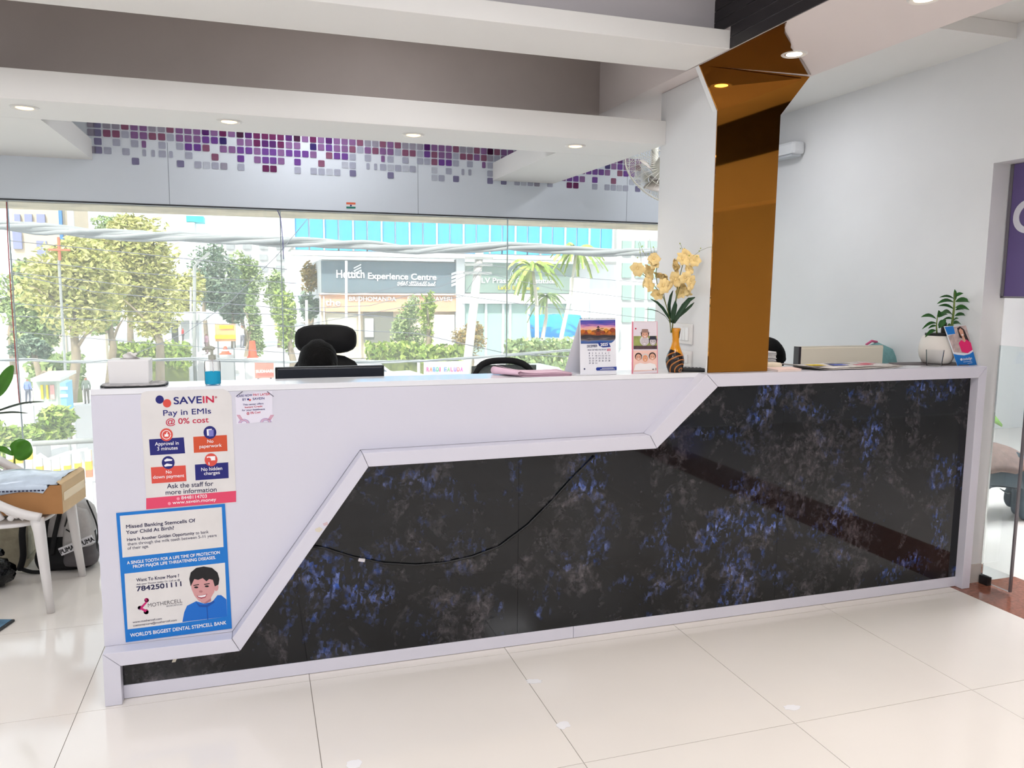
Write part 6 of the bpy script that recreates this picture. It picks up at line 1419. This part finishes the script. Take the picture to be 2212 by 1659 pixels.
# ================================================================ opening on the right: glass, sign and the side room
gpan=bpy.data.materials.new('clear_glass_green'); gpan.use_nodes=True; nt=gpan.node_tree; nt.nodes.clear(); N=nt.nodes.new
o_=N('ShaderNodeOutputMaterial'); t_=N('ShaderNodeBsdfTransparent'); t_.inputs[0].default_value=(.93,.975,.975,1); g_=N('ShaderNodeBsdfGlossy'); g_.inputs['Roughness'].default_value=.02; f_=N('ShaderNodeFresnel'); f_.inputs[0].default_value=1.4; m_=N('ShaderNodeMixShader'); nt.links.new(f_.outputs[0],m_.inputs[0]); nt.links.new(t_.outputs[0],m_.inputs[1]); nt.links.new(g_.outputs[0],m_.inputs[2]); nt.links.new(m_.outputs[0],o_.inputs[0])
door=struct(MB().box(3.545,3.555,2.872,3.035,.012,1.236).build('door_1',gpan),'clear glass side panel beside the granite threshold','glass door')
box('edge_profile',mat('grey_profile',(120,116,120),.3,metal=.7),3.542,3.558,2.862,2.8715,.012,1.9,door,bevel=.002)
box('clamp',mat('clamp_steel',(60,60,62),.3,metal=.8),3.535,3.565,2.985,3.036,.0,.045,door,bevel=.003)
sgn=thing('hanging_sign','purple sign board with a white letter over the glass opening','sign',(3.55,1.9,1.48))
MB().box(-.012,.012,.45,1.143,0,.64).build('board',mat('sign_purple',(104,88,140),.5,noise=.04,nscale=3),sgn,local=True)
MB().box(-.016,-.0121,1.128,1.144,-.006,.64).build('edge_trim',mat('sign_trim',(126,122,128),.4,metal=.5),sgn,local=True); MB().box(-.016,.014,.45,1.144,-.008,-.0005).build('edge_trim',mat('sign_trim'),sgn,local=True)
cu=bpy.data.curves.new('lettering','FONT'); cu.body='C'; cu.size=.155/.69; cu.extrude=.002; to=bpy.data.objects.new('lettering',cu); COL.objects.link(to); cu.materials.append(mat('sign_letter',(226,224,234),.4)); to.parent=sgn
q=P(2188,504,X=3.537); to.location=(-.0125-.002,q.y-1.9,q.z-1.48); to.rotation_euler=(PI/2,0,-PI/2); FITS.append((to,.145,.004))
# carved elephant stool with a draped cushion, and its neighbour
bronze=mat('dark_bronze',(84,98,106),.45,noise=.2,nscale=12)
def elephant(label,loc,rz,k=1.0):
    t=thing('elephant_stool',label,'stool',loc,rz=rz)
    V=[(0,0,.34),(.16,0,.36),(-.16,0,.34),(.27,0,.36),(.36,0,.27),(.385,0,.16),(.36,0,.09),(.31,0,.075),(.30,0,.115)]; E=[(0,1),(0,2),(1,3),(3,4),(4,5),(5,6),(6,7),(7,8)]; Rr=[.13,.125,.12,.10,.055,.04,.032,.027,.02]
    for x,y in ((.17,.08),(.17,-.08),(-.17,.08),(-.17,-.08)):
        b=len(V); r=1 if x>0 else 2; V+=[(x,y,.24),(x+.01,y,.13),(x,y,.035),(x+.02,y,.03)]; E+=[(r,b),(b,b+1),(b+1,b+2),(b+2,b+3)]; Rr+=[.065,.05,.05,.05]
    b=len(V); V+=[(-.29,0,.33),(-.31,0,.18)]; E+=[(2,b),(b,b+1)]; Rr+=[.02,.012]
    o=skinmesh('carved_body',[(x*k,y*k,z*k) for x,y,z in V],E,[r*k for r in Rr],bronze,t,sub=2)
    for s in (-1,1):
        MB().ell((.24*k,s*.10*k,.36*k),.075*k,.018*k,.10*k,14,10,Matrix.Rotation(s*.5,3,'Z')).build('ear',bronze,t,local=True,smooth='all'); MB().tube([(.33*k,s*.05*k,.27*k),(.40*k,s*.06*k,.24*k),(.45*k,s*.05*k,.27*k)],[.014*k,.011*k,.004*k],8).build('tusk',mat('tusk_grey',(150,156,156),.4),t,local=True,smooth='all')
    return t
el=elephant('carved grey elephant stool seen through the glass',(4.72,3.98,0),-.55,.92)
cu_=mat('brown_drape',(128,106,98),.8,noise=.2,nscale=30)
g=[]
for i in range(11):
    r=.30*i/10; g.append([(r*math.cos(a),r*math.sin(a)*.8,.46-.13*(i/10)**2.2+.010*math.sin(9*a)*(i/10)) for a in [2*PI*j/32 for j in range(33)]])
dr=thing('draped_cushion','brown cloth cushion draped over the elephant stool','cushion',(4.66,4.02,.02)); MB().sheet(g).build('cloth',cu_,dr,local=True,smooth='all',solid=.03)
e2=elephant('second carved elephant stool cut by the picture edge',(5.06,3.90,0),2.6,.58)
tp2=thing('round_stone_slab','round pale stone top on the second elephant stool','table top',(5.06,3.90,.285)); MB().lathe([(.001,0),(.19,0),(.20,.01),(.19,.02),(.001,.02)],n=40).build('disc',mat('stone_top',(206,204,198),.3),tp2,local=True,smooth=True)
# pale leafy pot beyond
pt=thing('side_room_plant','pale pot with a green leaf beside the elephant stool','plant',(4.98,4.65,0))
MB().lathe([(.001,0),(.08,0),(.12,.08),(.13,.16),(.11,.22),(.10,.22),(.001,.20)],n=28).build('pot',mat('pot_cream',(216,206,184),.5),pt,local=True,smooth=True)
def slf(a,b,w):
    A=Vector(a);B=Vector(b); g=[]; t=(B-A).normalized(); s=t.cross(Vector((-.6,-.6,.5))).normalized()
    for i in range(7):
        u=i/6; p=A.lerp(B,u)+Vector((0,0,.05*math.sin(PI*u))); ww=w*math.sin(PI*(.06+.9*u))**.8; g.append([p-s*ww,p,p+s*ww])
    MB().sheet(g).build('leaf',mat('pale_leaf',(130,170,90),.4),pt,local=True,smooth='all',solid=.002)
tip=P(2165,920,Y=4.5); slf((0,0,.2),(-.05,-.03,.75),.02); slf((-.05,-.03,.70),tuple(tip-Vector((4.98,4.65,0))),.05); slf((-.05,-.03,.6),(-.3,.1,.85),.05); slf((-.04,0,.5),(.2,.2,.8),.05)
fit_texts()
